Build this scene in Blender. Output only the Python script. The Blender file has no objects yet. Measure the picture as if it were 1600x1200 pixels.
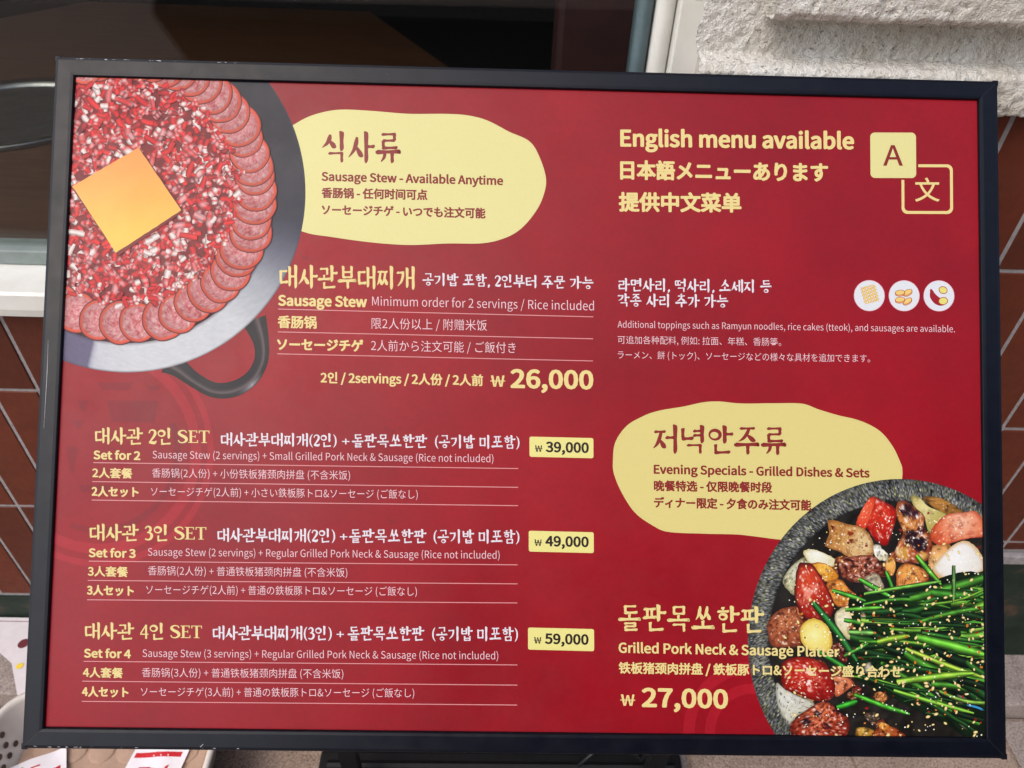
import bpy, bmesh, math, random, os
from mathutils import Vector, Matrix, noise
random.seed(7)
SC = bpy.context.scene
COL = SC.collection

# ---------------------------------------------------------------- camera, sky, sun, exposure
CAM = Vector((0.0, -0.7722, 1.32))
RC = Matrix(((0.99938859, -0.02271147, -0.02658245),
             (-0.00574947, 0.64319079, -0.76568437),
             (0.03448740, 0.76536907, 0.64266696)))
cd = bpy.data.cameras.new('camera')
cam = bpy.data.objects.new('camera', cd)
COL.objects.link(cam)
cam.matrix_world = Matrix.Translation(CAM) @ RC.to_4x4()
cd.sensor_width = 36.0
cd.lens = 36.0 * 1109.0 / 1600.0
cd.clip_start = 0.01
cd.clip_end = 400.0
cd.dof.use_dof = True
cd.dof.focus_distance = 0.66
cd.dof.aperture_fstop = 11.0
SC.camera = cam

SUN_EL, SUN_AZ = math.radians(52), math.radians(222)       # behind the camera, to the left
world = bpy.data.worlds.new('World')
SC.world = world
world.use_nodes = True
wn = world.node_tree.nodes
sky = wn.new('ShaderNodeTexSky')
sky.sky_type = 'NISHITA'
sky.sun_disc = False
sky.sun_elevation = SUN_EL
sky.sun_rotation = SUN_AZ
sky.air_density = 1.0
sky.dust_density = 3.0
sky.ozone_density = 1.0
world.node_tree.links.new(sky.outputs[0], wn['Background'].inputs[0])
wn['Background'].inputs[1].default_value = 0.15
sd = bpy.data.lights.new('sun', 'SUN')
sd.energy = 0.52
sd.angle = math.radians(70)
sd.color = (1.0, 0.985, 0.965)
sun = bpy.data.objects.new('sun', sd)
COL.objects.link(sun)
sv = Vector((math.sin(SUN_AZ) * math.cos(SUN_EL), math.cos(SUN_AZ) * math.cos(SUN_EL), math.sin(SUN_EL)))
sun.rotation_euler = sv.to_track_quat('Z', 'Y').to_euler()
sun.location = (-3, -3, 5)
SC.view_settings.view_transform = 'Standard'
SC.view_settings.look = 'None'
SC.view_settings.exposure = 1.05
SC.view_settings.gamma = 1.0
SC.cycles.max_bounces = 8
SC.cycles.use_denoising = True

# ---------------------------------------------------------------- helpers
def lin(c):
    return tuple(((v / 255.0) / 12.92) if v / 255.0 <= 0.04045 else (((v / 255.0) + 0.055) / 1.055) ** 2.4 for v in c)

def tag(o, label=None, cat=None, group=None, kind=None):
    if label: o['label'] = label
    if cat: o['category'] = cat
    if group: o['group'] = group
    if kind: o['kind'] = kind
    return o

def empty(name, loc, label, cat, group=None):
    o = bpy.data.objects.new(name, None)
    o.empty_display_size = 0.05
    o.location = loc
    COL.objects.link(o)
    return tag(o, label, cat, group)

def link(name, me, parent=None, mat=None, world_coords=True):
    o = bpy.data.objects.new(name, me)
    COL.objects.link(o)
    if mat: me.materials.append(mat)
    if parent is not None:
        o.parent = parent
        if world_coords:
            o.matrix_parent_inverse = wm(parent).inverted()
    return o

def wm(o):
    m = o.matrix_basis.copy()
    if o.parent is not None:
        return wm(o.parent) @ o.matrix_parent_inverse @ m
    return m

def mesh(name, verts, faces, parent=None, mat=None, smooth=False, world_coords=True):
    me = bpy.data.meshes.new(name)
    me.from_pydata([tuple(v) for v in verts], [], faces)
    if smooth:
        me.polygons.foreach_set('use_smooth', [True] * len(me.polygons))
    me.update()
    return link(name, me, parent, mat, world_coords)

def bev(bm, w, seg=2):
    if w > 0:
        bmesh.ops.bevel(bm, geom=list(bm.edges), offset=w, segments=seg, affect='EDGES', profile=0.5)

def boxmesh(x0, x1, y0, y1, z0, z1, w=0.0, seg=2):
    bm = bmesh.new()
    vs = [bm.verts.new(p) for p in ((x0, y0, z0), (x1, y0, z0), (x1, y1, z0), (x0, y1, z0), (x0, y0, z1), (x1, y0, z1), (x1, y1, z1), (x0, y1, z1))]
    for f in ((0, 3, 2, 1), (4, 5, 6, 7), (0, 1, 5, 4), (1, 2, 6, 5), (2, 3, 7, 6), (3, 0, 4, 7)):
        bm.faces.new([vs[i] for i in f])
    bev(bm, w, seg)
    me = bpy.data.meshes.new('box')
    bm.to_mesh(me); bm.free()
    return me

def box(name, x0, x1, y0, y1, z0, z1, parent=None, mat=None, w=0.0, seg=2):
    me = boxmesh(x0, x1, y0, y1, z0, z1, w, seg)
    me.name = name
    return link(name, me, parent, mat)

def extrude_profile(name, prof, x0, x1, parent=None, mat=None, smooth=False):
    """profile in (y, z), swept along x, capped"""
    n = len(prof)
    vs = [(x0, y, z) for y, z in prof] + [(x1, y, z) for y, z in prof]
    fs = [(i, (i + 1) % n, n + (i + 1) % n, n + i) for i in range(n)]
    fs += [tuple(reversed(range(n))), tuple(range(n, 2 * n))]
    return mesh(name, vs, fs, parent, mat, smooth)

def tube(name, pts, r, parent=None, mat=None, seg=10):
    pts = [Vector(p) for p in pts]
    vs, fs = [], []
    up = Vector((0, 0, 1))
    for i, p in enumerate(pts):
        t = (pts[min(i + 1, len(pts) - 1)] - pts[max(i - 1, 0)]).normalized()
        a = t.cross(up)
        if a.length < 1e-3: a = t.cross(Vector((1, 0, 0)))
        a.normalize(); b = a.cross(t).normalized()
        for k in range(seg):
            th = 2 * math.pi * k / seg
            vs.append(p + a * (r * math.cos(th)) + b * (r * math.sin(th)))
    for i in range(len(pts) - 1):
        for k in range(seg):
            fs.append((i * seg + k, i * seg + (k + 1) % seg, (i + 1) * seg + (k + 1) % seg, (i + 1) * seg + k))
    fs.append(tuple(range(seg)))
    fs.append(tuple(reversed(range((len(pts) - 1) * seg, len(pts) * seg))))
    return mesh(name, vs, fs, parent, mat, True)

# ---------------------------------------------------------------- materials
class NT:
    def __init__(s, name):
        s.m = bpy.data.materials.new(name)
        s.m.use_nodes = True
        s.t = s.m.node_tree
        s.b = s.t.nodes['Principled BSDF']
        s.co = s.t.nodes.new('ShaderNodeTexCoord')
    def n(s, typ, **kw):
        x = s.t.nodes.new(typ)
        for k, v in kw.items(): setattr(x, k, v)
        return x
    def l(s, a, b): s.t.links.new(a, b)
    def noise(s, scale, detail=4, rough=0.6, vec=None):
        x = s.n('ShaderNodeTexNoise')
        x.inputs['Scale'].default_value = scale
        x.inputs['Detail'].default_value = detail
        x.inputs['Roughness'].default_value = rough
        s.l(vec or s.co.outputs['Object'], x.inputs['Vector'])
        return x.outputs['Fac']
    def ramp(s, fac, stops):
        x = s.n('ShaderNodeValToRGB')
        e = x.color_ramp.elements
        while len(e) < len(stops): e.new(0.5)
        for i, (p, c) in enumerate(stops):
            e[i].position = p
            e[i].color = (*c, 1) if len(c) == 3 else c
        s.l(fac, x.inputs[0])
        return x.outputs[0]
    def mix(s, fac, a, b, mode='MIX'):
        x = s.n('ShaderNodeMix', data_type='RGBA', blend_type=mode)
        if isinstance(fac, (int, float)): x.inputs[0].default_value = fac
        else: s.l(fac, x.inputs[0])
        for i, v in ((6, a), (7, b)):
            if isinstance(v, tuple): x.inputs[i].default_value = (*v[:3], 1)
            else: s.l(v, x.inputs[i])
        return x.outputs[2]
    def bump(s, h, dist, strength=1.0):
        x = s.n('ShaderNodeBump')
        x.inputs['Distance'].default_value = dist
        x.inputs['Strength'].default_value = strength
        s.l(h, x.inputs['Height'])
        s.l(x.outputs[0], s.b.inputs['Normal'])
    def set(s, **kw):
        for k, v in kw.items():
            i = s.b.inputs[k.replace('_', ' ')]
            if isinstance(v, (int, float)): i.default_value = v
            elif isinstance(v, tuple): i.default_value = (*v[:3], 1)
            else: s.l(v, i)
        return s

# printed film of the light box: pigment from the colour attribute, lit from behind
def print_material(name, mottled):
    t = NT(name)
    a = t.n('ShaderNodeAttribute', attribute_name='Col')
    c = a.outputs['Color']
    grain = t.noise(900, 2, 0.6)
    g = t.ramp(grain, [(0.3, (0.975, 0.975, 0.975)), (0.7, (1.025, 1.025, 1.025))])
    c = t.mix(1.0, c, g, 'MULTIPLY')
    if mottled:
        n1 = t.noise(5.0, 5, 0.62)
        c = t.mix(1.0, c, t.ramp(n1, [(0.3, (0.78, 0.86, 0.9)), (0.7, (1.14, 1.1, 1.1))]), 'MULTIPLY')
        n2 = t.noise(34.0, 7, 0.75)
        c = t.mix(1.0, c, t.ramp(n2, [(0.24, (0.8, 0.8, 0.82)), (0.36, (1, 1, 1)), (0.68, (1, 1, 1)), (0.8, (1.1, 1.08, 1.08))]), 'MULTIPLY')
        n3 = t.noise(260.0, 3, 0.7)
        c = t.mix(1.0, c, t.ramp(n3, [(0.35, (0.95, 0.95, 0.95)), (0.65, (1.05, 1.05, 1.05))]), 'MULTIPLY')
    t.set(Base_Color=c, Emission_Color=c, Emission_Strength=PRINT_EMIT)
    sm = t.noise(6.0, 8, 0.75)
    r = t.n('ShaderNodeMapRange')
    r.inputs['From Min'].default_value = 0.3; r.inputs['From Max'].default_value = 0.7
    r.inputs['To Min'].default_value = 0.30; r.inputs['To Max'].default_value = 0.52
    t.l(sm, r.inputs['Value']); t.l(r.outputs[0], t.b.inputs['Roughness'])
    t.b.inputs['Specular IOR Level'].default_value = 0.24
    fine = t.noise(1500.0, 2, 0.5)
    t.bump(fine, 0.00001, 0.5)
    return t.m
PRINT_EMIT = 0.26
PIG = 0.50                       # observed colour -> pigment
M_film = print_material('printed_film', True)
M_ink = print_material('printed_ink', False)

def mat_frame():
    t = NT('satin_black_aluminium')
    n = t.noise(70, 6, 0.7)
    c = t.ramp(n, [(0.3, (0.0015, 0.002, 0.0045)), (0.7, (0.0032, 0.004, 0.008))])
    sp = t.noise(420, 2, 0.5)
    c = t.mix(t.ramp(sp, [(0.80, (0, 0, 0)), (0.84, (1, 1, 1))]), c, (0.12, 0.12, 0.13))
    t.set(Base_Color=c, Metallic=0.0)
    r = t.ramp(t.noise(40, 5, 0.7), [(0.3, (0.27,) * 3), (0.7, (0.40,) * 3)])
    t.l(r, t.b.inputs['Roughness'])
    t.b.inputs['Specular IOR Level'].default_value = 0.20
    t.bump(t.noise(700, 3, 0.6), 0.00006, 0.6)
    return t.m
M_frame = mat_frame()

def simple(name, col, rough=0.5, var=0.2, scale=40, metallic=0.0, bump=0.0, bscale=200, spec=0.5):
    t = NT(name)
    n = t.noise(scale, 5, 0.65)
    lo = tuple(v * (1 - var) for v in col); hi = tuple(min(1, v * (1 + var)) for v in col)
    t.set(Base_Color=t.ramp(n, [(0.3, lo), (0.7, hi)]), Roughness=rough, Metallic=metallic)
    t.b.inputs['Specular IOR Level'].default_value = spec
    if bump: t.bump(t.noise(bscale, 4, 0.6), bump, 0.8)
    return t.m

M_nick = simple('scuffed_bare_edge', (0.5, 0.5, 0.52), 0.5)
M_joint = simple('dark_joint_line', (0.004, 0.004, 0.005), 0.6)
M_black = simple('black_powder_coat', (0.004, 0.004, 0.0045), 0.6, 0.3, 90, bump=0.00005, bscale=900, spec=0.25)
M_cable = simple('black_rubber', (0.006, 0.006, 0.006), 0.55)

def mat_tile(name, hue):
    t = NT(name)
    oi = t.n('ShaderNodeObjectInfo')
    n = t.noise(25, 6, 0.7)
    c = t.ramp(n, [(0.3, (0.085 * hue, 0.017, 0.007)), (0.7, (0.12 * hue, 0.027, 0.011))])
    c = t.mix(1.0, c, t.ramp(oi.outputs['Random'], [(0, (0.68, 0.66, 0.66)), (1, (1.25, 1.2, 1.2))]), 'MULTIPLY')
    c = t.mix(t.ramp(t.noise(9, 8, 0.8), [(0.5, (0, 0, 0)), (0.75, (0.7, 0.7, 0.7))]), c, (0.05, 0.014, 0.008))
    c = t.mix(t.ramp(t.noise(130, 4, 0.8), [(0.66, (0, 0, 0)), (0.74, (0.5, 0.5, 0.5))]), c, (0.2, 0.1, 0.07))
    t.set(Base_Color=c)
    t.l(t.ramp(t.noise(60, 4, 0.6), [(0.3, (0.5,) * 3), (0.7, (0.7,) * 3)]), t.b.inputs['Roughness'])
    t.b.inputs['Specular IOR Level'].default_value = 0.25
    t.bump(t.noise(300, 4, 0.6), 0.0002, 0.6)
    return t.m
M_tile = mat_tile('terracotta_tile', 1.0)
M_grout = simple('grey_grout', (0.26, 0.24, 0.24), 0.9, 0.25, 120, bump=0.0006, bscale=400)

def mat_stucco():
    t = NT('rough_cream_stucco')
    n = t.noise(18, 6, 0.7)
    c = t.ramp(n, [(0.25, (0.50, 0.46, 0.38)), (0.5, (0.66, 0.64, 0.58)), (0.8, (0.74, 0.73, 0.69))])
    n2 = t.noise(7, 5, 0.7)
    c = t.mix(t.ramp(n2, [(0.45, (0, 0, 0)), (0.7, (0.75, 0.75, 0.75))]), c, (0.42, 0.35, 0.26))
    sp = t.noise(260, 3, 0.6)
    c = t.mix(t.ramp(sp, [(0.60, (0, 0, 0)), (0.70, (1, 1, 1))]), c, (0.26, 0.23, 0.19))  # dark spots put into the colour as shade in the stucco pits
    t.set(Base_Color=c, Roughness=0.95)
    t.b.inputs['Specular IOR Level'].default_value = 0.15
    t.bump(t.noise(480, 4, 0.6), 0.0032, 1.0)
    return t.m
M_stucco = mat_stucco()

def mat_white(name='chipped_white_paint'):
    t = NT(name)
    n = t.noise(14, 5, 0.6)
    c = t.ramp(n, [(0.3, (0.56, 0.55, 0.49)), (0.7, (0.68, 0.68, 0.64))])
    ch = t.noise(55, 6, 0.7)
    c = t.mix(t.ramp(ch, [(0.70, (0, 0, 0)), (0.72, (1, 1, 1))]), c, (0.20, 0.18, 0.14))
    t.set(Base_Color=c, Roughness=0.5)
    t.bump(t.noise(90, 5, 0.6), 0.0006, 0.6)
    return t.m
M_white = mat_white()
M_rail = simple('grey_green_window_metal', (0.085, 0.125, 0.135), 0.42, 0.2, 30)
M_rail2 = simple('pale_window_rail', (0.20, 0.24, 0.225), 0.5, 0.15, 30)

def mat_granite(name, a, b, cdark, scale=1.0):
    t = NT(name)
    n = t.noise(260 * scale, 5, 0.75)
    c = t.ramp(n, [(0.32, cdark), (0.45, a), (0.58, b), (0.72, tuple(min(1, v * 1.5) for v in b))])
    n2 = t.noise(14, 5, 0.7)
    c = t.mix(1.0, c, t.ramp(n2, [(0.3, (0.72, 0.7, 0.68)), (0.7, (1.1, 1.1, 1.1))]), 'MULTIPLY')
    t.set(Base_Color=c, Roughness=0.75)
    t.bump(n, 0.0010, 0.6)
    return t.m
M_paving = mat_granite('buff_granite_paving', (0.27, 0.19, 0.14), (0.38, 0.29, 0.23), (0.06, 0.045, 0.04))
M_slab = mat_granite('pinkish_granite_slab', (0.25, 0.20, 0.175), (0.33, 0.28, 0.25), (0.09, 0.07, 0.06))

def mat_plinth():
    t = NT('dark_green_marble')
    n = t.noise(9, 7, 0.7)
    c = t.ramp(n, [(0.35, (0.007, 0.013, 0.009)), (0.55, (0.018, 0.028, 0.02)), (0.64, (0.07, 0.045, 0.03)), (0.72, (0.02, 0.03, 0.02))])
    t.set(Base_Color=c, Roughness=0.6)
    t.b.inputs['Specular IOR Level'].default_value = 0.15
    return t.m
M_plinth = mat_plinth()

def mat_glass():
    t = NT('window_glass')
    tr = t.n('ShaderNodeBsdfTransparent'); tr.inputs[0].default_value = (0.93, 0.95, 0.94, 1)
    gl = t.n('ShaderNodeBsdfGlossy'); gl.inputs['Roughness'].default_value = 0.015
    fr = t.n('ShaderNodeFresnel'); ge = t.n('ShaderNodeNewGeometry')
    mr = t.n('ShaderNodeMapRange'); mr.inputs['To Min'].default_value = 1.42; mr.inputs['To Max'].default_value = 1 / 1.42
    t.l(ge.outputs['Backfacing'], mr.inputs['Value']); t.l(mr.outputs[0], fr.inputs['IOR'])
    mx = t.n('ShaderNodeMixShader')
    t.l(fr.outputs[0], mx.inputs[0]); t.l(tr.outputs[0], mx.inputs[1]); t.l(gl.outputs[0], mx.inputs[2])
    t.l(mx.outputs[0], t.t.nodes['Material Output'].inputs[0])
    return t.m
M_glass = mat_glass()

def mat_wood():
    t = NT('brown_wood_tabletop')
    mp = t.n('ShaderNodeMapping'); mp.inputs['Scale'].default_value = (2.2, 26, 10); mp.inputs['Rotation'].default_value = (0, 0, 0.5)
    t.l(t.co.outputs['Object'], mp.inputs[0])
    n = t.noise(3, 6, 0.6, mp.outputs[0])
    t.set(Base_Color=t.ramp(n, [(0.3, (0.035, 0.014, 0.006)), (0.7, (0.085, 0.036, 0.016))]), Roughness=0.5)
    return t.m
M_wood = mat_wood()
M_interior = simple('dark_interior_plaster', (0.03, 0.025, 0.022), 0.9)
M_dred = simple('dark_red_upholstery', (0.035, 0.006, 0.005), 0.7, 0.3, 12)
M_steel = simple('brushed_steel', (0.22, 0.225, 0.22), 0.35, 0.15, 60, metallic=1.0)
M_char = simple('dark_grill_plate', (0.03, 0.032, 0.03), 0.4, 0.6, 30, bump=0.001, bscale=60)
M_plastic = simple('white_plastic', (0.58, 0.53, 0.47), 0.45, 0.06, 20)
M_pulp = simple('brown_cardboard_liner', (0.36, 0.24, 0.17), 0.85, 0.12, 60, bump=0.0003, bscale=300)
M_paper = simple('white_paper_card', (0.60, 0.55, 0.55), 0.7, 0.06, 60, bump=0.0003, bscale=150)
M_sachet = simple('glossy_white_sachet', (0.74, 0.71, 0.73), 0.35, 0.05, 40)
M_redink = simple('red_print', (0.50, 0.012, 0.02), 0.4, 0.1, 40)
M_maroon = simple('maroon_print', (0.12, 0.012, 0.02), 0.5, 0.1, 40)
M_yellowink = simple('yellow_print', (0.7, 0.5, 0.03), 0.5, 0.1, 40)
M_orange = simple('orange_print', (0.65, 0.14, 0.03), 0.4, 0.1, 40)

# ---------------------------------------------------------------- ground
paving = box('pavement', -60, 60, -60, -0.1535, -0.3, -0.004, None, M_paving)
tag(paving, kind='structure')
for iy in range(5):
    for ix in range(-6, 7):
        xa = ix * 0.3 + (0.15 if iy % 2 else 0.0) + 0.065
        ya = -0.1555 - 0.3 * (iy + 1)
        h_ = random.uniform(0.0, 0.0012)
        box('paving_slab', xa + 0.0025, xa + 0.2975, ya + 0.0025, ya + 0.2975, -0.003, h_, paving, M_paving if (ix + iy) % 3 else M_slab, 0.0015, 1)
sl = empty('granite_step', (0, -0.1, 0), 'low pinkish granite step running along the foot of the building wall', 'step')
x = -2.6
k = 0
while x < 2.6:
    w_ = 0.62
    box('granite_block', x, x + w_ - 0.004, -0.15, 0.4 if False else -0.002 + 0.06, -0.05, 0.045, sl, M_slab, 0.004)
    x += w_
box('joint_bed', -2.6, 2.6, -0.146, 0.05, -0.06, 0.036, sl, M_grout)

# unseen building across the lane, added to darken reflections on the board's right
ob = empty('added_opposite_building', (10, -9, 0), 'unseen dark brick building across the lane behind the viewer, added to darken the reflection in the board', 'building')
M_brickdark = simple('dark_brick_facade', (0.045, 0.035, 0.03), 0.9, 0.25, 3)
M_pane = simple('dark_window_pane', (0.02, 0.022, 0.025), 0.25)
box('wall', -2.0, 26, -16, -8.5, 0.0, 9.5, ob, M_brickdark)
for k in range(9):
    for zf in (1.0, 4.0, 7.0):
        box('window', -1.0 + 2.9 * k, 0.4 + 2.9 * k, -8.52, -8.47, zf, zf + 1.7, ob, M_pane)

# ---------------------------------------------------------------- tiled wall under the window
TW, TH, GR = 0.0665, 0.2549, 0.0052
def tile_wall(root, x_ref, xs, z_ref, rows, yface, zmin, zmax, x_lo, x_hi):
    base = boxmesh(-TW / 2 + GR / 2, TW / 2 - GR / 2, 0, 0.009, -TH / 2 + GR / 2, TH / 2 - GR / 2, 0.0012, 1)
    base.materials.append(M_tile)
    cut = {}
    for r in rows:
        za, zb = z_ref + r * TH + GR / 2, z_ref + (r + 1) * TH - GR / 2
        zc = (za + zb) / 2
        clipped = za < zmin or zb > zmax
        if clipped:
            za2, zb2 = max(za, zmin), min(zb, zmax)
            if zb2 - za2 < 0.01: continue
            me = boxmesh(-TW / 2 + GR / 2, TW / 2 - GR / 2, 0, 0.009, za2 - zc, zb2 - zc, 0.0012, 1)
            me.materials.append(M_tile)
        else: me = base
        for i in xs:
            xc = x_ref + (i + 0.5) * TW
            if xc < x_lo or xc > x_hi: continue
            o = bpy.data.objects.new('tile', me)
            COL.objects.link(o)
            o.parent = root
            o.location = (xc - root.location.x, yface - root.location.y + random.uniform(-0.0004, 0.0004), zc - root.location.z)

lw = empty('tiled_wall', (-0.5, 0.0, 0.045), 'terracotta tiled wall with pale grout below the white window sill, left of the menu board', 'wall')
box('grout_bed', -1.6, 0.215, 0.0015, 0.055, 0.045, 0.795, lw, M_grout)
tile_wall(lw, -0.648, range(-15, 14), 0.639, range(-3, 1), 0.0, 0.128, 0.788, -1.6, 0.21)
box('skirting', -1.6, 0.215, -0.004, 0.0015, 0.045, 0.124, lw, M_plinth, 0.001)

YR = -0.0447
pil = empty('stucco_pilaster', (0.7, YR, 0.045), 'projecting pilaster with cream stucco on top, terracotta tiles below and a dark marble foot', 'pilaster')
box('grout_bed', 0.2165, 1.8, YR + 0.0015, 0.055, 0.3425, 1.088, pil, M_grout)
tile_wall(pil, 0.526, range(-4, 19), 0.901, range(-3, 1), YR, 0.372, 1.086, 0.23, 1.76)
box('marble_plinth', 0.2165, 1.8, YR - 0.006, 0.05, 0.046, 0.3415, pil, M_plinth, 0.002)
box('plinth_cap', 0.2165, 1.8, YR - 0.010, YR + 0.001, 0.343, 0.366, pil, M_grout, 0.003)

# stucco: modelled relief, swept profile displaced by noise
def stucco_sheet(name, prof, x0, x1, step, amp, parent, jag=0.0):
    # resample profile
    P = [Vector(p) for p in prof]
    pts = []
    for a, b in zip(P[:-1], P[1:]):
        n = max(1, int((b - a).length / step))
        for i in range(n): pts.append(a.lerp(b, i / n))
    pts.append(P[-1])
    nx = int((x1 - x0) / step)
    vs, fs = [], []
    m = len(pts)
    for i in range(nx + 1):
        x = x0 + (x1 - x0) * i / nx
        for j, p in enumerate(pts):
            a = pts[max(0, j - 1)]; b = pts[min(m - 1, j + 1)]
            d = (b - a).normalized()
            nrm = Vector((-d.y, d.x))          # (y,z) normal
            q = Vector((x * 112, p.x * 112, p.y * 112))
            h = noise.noise(q) * 0.45 + noise.noise(q * 2.0) * 0.7 + 0.25 * noise.noise(q * 0.25) + 0.35 * noise.noise(q * 3.6)
            pit = max(0.0, noise.noise(q * 0.9 + Vector((7, 3, 1))) - 0.25) * 2.2
            h -= pit
            xx = x
            if i == 0 and jag: xx = x + jag * noise.noise(q * 0.4)
            vs.append((xx, p.x + nrm.x * h * amp, p.y + nrm.y * h * amp))
    for i in range(nx):
        for j in range(m - 1):
            a = i * m + j
            fs.append((a, a + m, a + m + 1, a + 1))
    return mesh(name, vs, fs, parent, M_stucco, True)
YF = YR - 0.024
stucco_sheet('lower_band', [(YR + 0.004, 1.088), (YF, 1.089), (YF - 0.002, 1.098), (YF, 1.122), (YF + 0.006, 1.127), (YR + 0.004, 1.131), (YR + 0.006, 1.175)], 0.188, 0.74, 0.0019, 0.0025, pil, 0.006)
stucco_sheet('margin_band', [(YR + 0.006, 1.1745), (YR + 0.004, 1.25)], 0.180, 0.262, 0.003, 0.0018, pil, 0.006)
stucco_sheet('raised_block', [(YR + 0.008, 1.166), (YF - 0.002, 1.168), (YF - 0.007, 1.174), (YF - 0.007, 1.25)], 0.246, 0.74, 0.0022, 0.0025, pil, 0.004)
box('stucco_core', 0.206, 1.8, YR + 0.010, 0.09, 1.089, 3.2, pil, M_stucco)
box('far_stucco', 0.742, 1.8, YF, YR + 0.009, 1.088, 3.2, pil, M_stucco, 0.004)
box('upper_stucco', 0.21, 0.74, YF, YR + 0.009, 1.253, 3.2, pil, M_stucco, 0.004)


# ---------------------------------------------------------------- window
GL = 0.045
win = empty('shop_window', (-0.6, GL, 0.8), 'large shop window with grey metal frame and chipped white sill behind the menu board', 'window')
box('glass_pane', -2.4, 0.142, GL, GL + 0.006, 0.84, 2.5, win, M_glass)
box('bottom_rail', -2.4, 0.140, GL - 0.014, GL + 0.02, 0.8275, 0.848, win, M_rail2, 0.002)
def halfround(name, x0, x1, yb, depth, z0, z1, parent, mat, seg=14):
    vs, fs = [], []
    for z in (z0, z1):
        for k in range(seg + 1):
            a = math.pi * k / seg
            vs.append(((x0 + x1) / 2 - (x1 - x0) / 2 * math.cos(a), yb - depth * math.sin(a), z))
        vs.append((x1, yb + 0.02, z)); vs.append((x0, yb + 0.02, z))
    n = seg + 3
    for i in range(n): fs.append((i, (i + 1) % n, n + (i + 1) % n, n + i))
    fs.append(tuple(reversed(range(n)))); fs.append(tuple(range(n, 2 * n)))
    return mesh(name, vs, fs, parent, mat)
halfround('side_rail', 0.1405, 0.157, GL - 0.004, 0.009, 0.824, 2.5, win, M_rail)
halfround('jamb_moulding', 0.1585, 0.1785, GL - 0.010, 0.010, 0.824, 2.5, win, M_white)
box('jamb_casing', 0.179, 0.2155, GL - 0.030, GL + 0.03, 0.824, 2.5, win, M_white, 0.002)
sill = extrude_profile('window_sill', [(0.034, 0.789), (-0.029, 0.789), (-0.031, 0.8), (-0.030, 0.8205), (-0.026, 0.8235), (0.034, 0.827)], -2.4, 0.215, win, M_white)
box('head_rail', -2.4, 0.215, 0.03, 0.09, 2.501, 2.6, win, M_rail2)
facade = box('facade_wall', -2.4, 0.205, 0.03, 0.12, 2.61, 3.6, None, M_stucco)
tag(facade, 'plain stucco facade above the shop window', 'wall')
# the room behind the pane
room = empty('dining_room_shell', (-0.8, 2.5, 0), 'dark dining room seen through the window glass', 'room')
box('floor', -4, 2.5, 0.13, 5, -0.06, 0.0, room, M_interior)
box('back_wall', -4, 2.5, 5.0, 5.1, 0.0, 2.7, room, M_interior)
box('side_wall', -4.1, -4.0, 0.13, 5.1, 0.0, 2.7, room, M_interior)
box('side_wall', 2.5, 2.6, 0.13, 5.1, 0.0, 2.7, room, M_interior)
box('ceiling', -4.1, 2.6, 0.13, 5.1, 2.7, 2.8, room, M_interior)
tb = empty('dining_table', (-0.9, 1.0, 0), 'brown wooden dining table inside the window, behind the left of the menu board', 'table')
def prism(name, poly, z0, z1, parent, mat):
    n = len(poly)
    vs = [(x, y, z0) for x, y in poly] + [(x, y, z1) for x, y in poly]
    fs = [(i, (i + 1) % n, n + (i + 1) % n, n + i) for i in range(n)] + [tuple(reversed(range(n))), tuple(range(n, 2 * n))]
    return mesh(name, vs, fs, parent, mat)
prism('table_top', [(-2.0, 0.14), (-0.10, 0.14), (-0.10, 1.10), (-0.42, 1.72), (-1.30, 1.72), (-1.62, 1.2), (-2.0, 0.8)], 0.72, 0.76, tb, M_wood)
for lx, ly in ((-1.6, 0.4), (-0.4, 0.4), (-0.5, 1.4), (-1.2, 1.4)):
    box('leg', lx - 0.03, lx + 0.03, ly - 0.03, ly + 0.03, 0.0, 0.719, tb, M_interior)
def lathe(name, prof, c, parent, mat, seg=64):
    vs, fs = [], []
    for k in range(seg):
        a = 2 * math.pi * k / seg
        for r, z in prof: vs.append((c[0] + r * math.cos(a), c[1] + r * math.sin(a), c[2] + z))
    m = len(prof)
    for k in range(seg):
        for j in range(m - 1):
            a = k * m + j; b = ((k + 1) % seg) * m + j
            fs.append((a, b, b + 1, a + 1))
    return mesh(name, vs, fs, parent, mat, True)
GC = (-1.02, 0.73, 0.761)
grill = empty('table_grill', GC, 'round dark grill with a shiny steel rim set on the brown table inside the window', 'grill')
lathe('grill_rim', [(0.205, 0.0), (0.212, 0.008), (0.205, 0.012), (0.190, 0.008), (0.186, -0.002)], GC, grill, M_steel)
lathe('grill_plate', [(0.187, 0.0), (0.16, 0.003), (0.12, 0.001), (0.05, 0.004), (0.0005, 0.006)], GC, grill, M_char)
bench = empty('upholstered_bench', (0.35, 1.2, 0), 'dark red upholstered bench inside, beside the right edge of the window', 'bench')
box('backrest', 0.14, 0.9, 1.2, 1.32, 0.0, 1.3, bench, M_dred, 0.02)
box('seat', 0.14, 0.9, 0.75, 1.195, 0.0, 0.45, bench, M_dred, 0.02)

# ---------------------------------------------------------------- menu board (LED light box)
BW, BH = 0.88, 0.6250
BMAT = Matrix.Translation(Vector((0.03040796, -0.28623859, 0.88885398))) @ (
    Matrix.Rotation(-0.00546629, 4, 'Z') @ Matrix.Rotation(-0.00937377, 4, 'Y') @ Matrix.Rotation(0.82655972, 4, 'X'))
board = empty('menu_board', (0, 0, 0), 'wide red illuminated restaurant menu board in a black frame with food pictures and yellow lettering', 'menu board')
board.matrix_basis = BMAT

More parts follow.
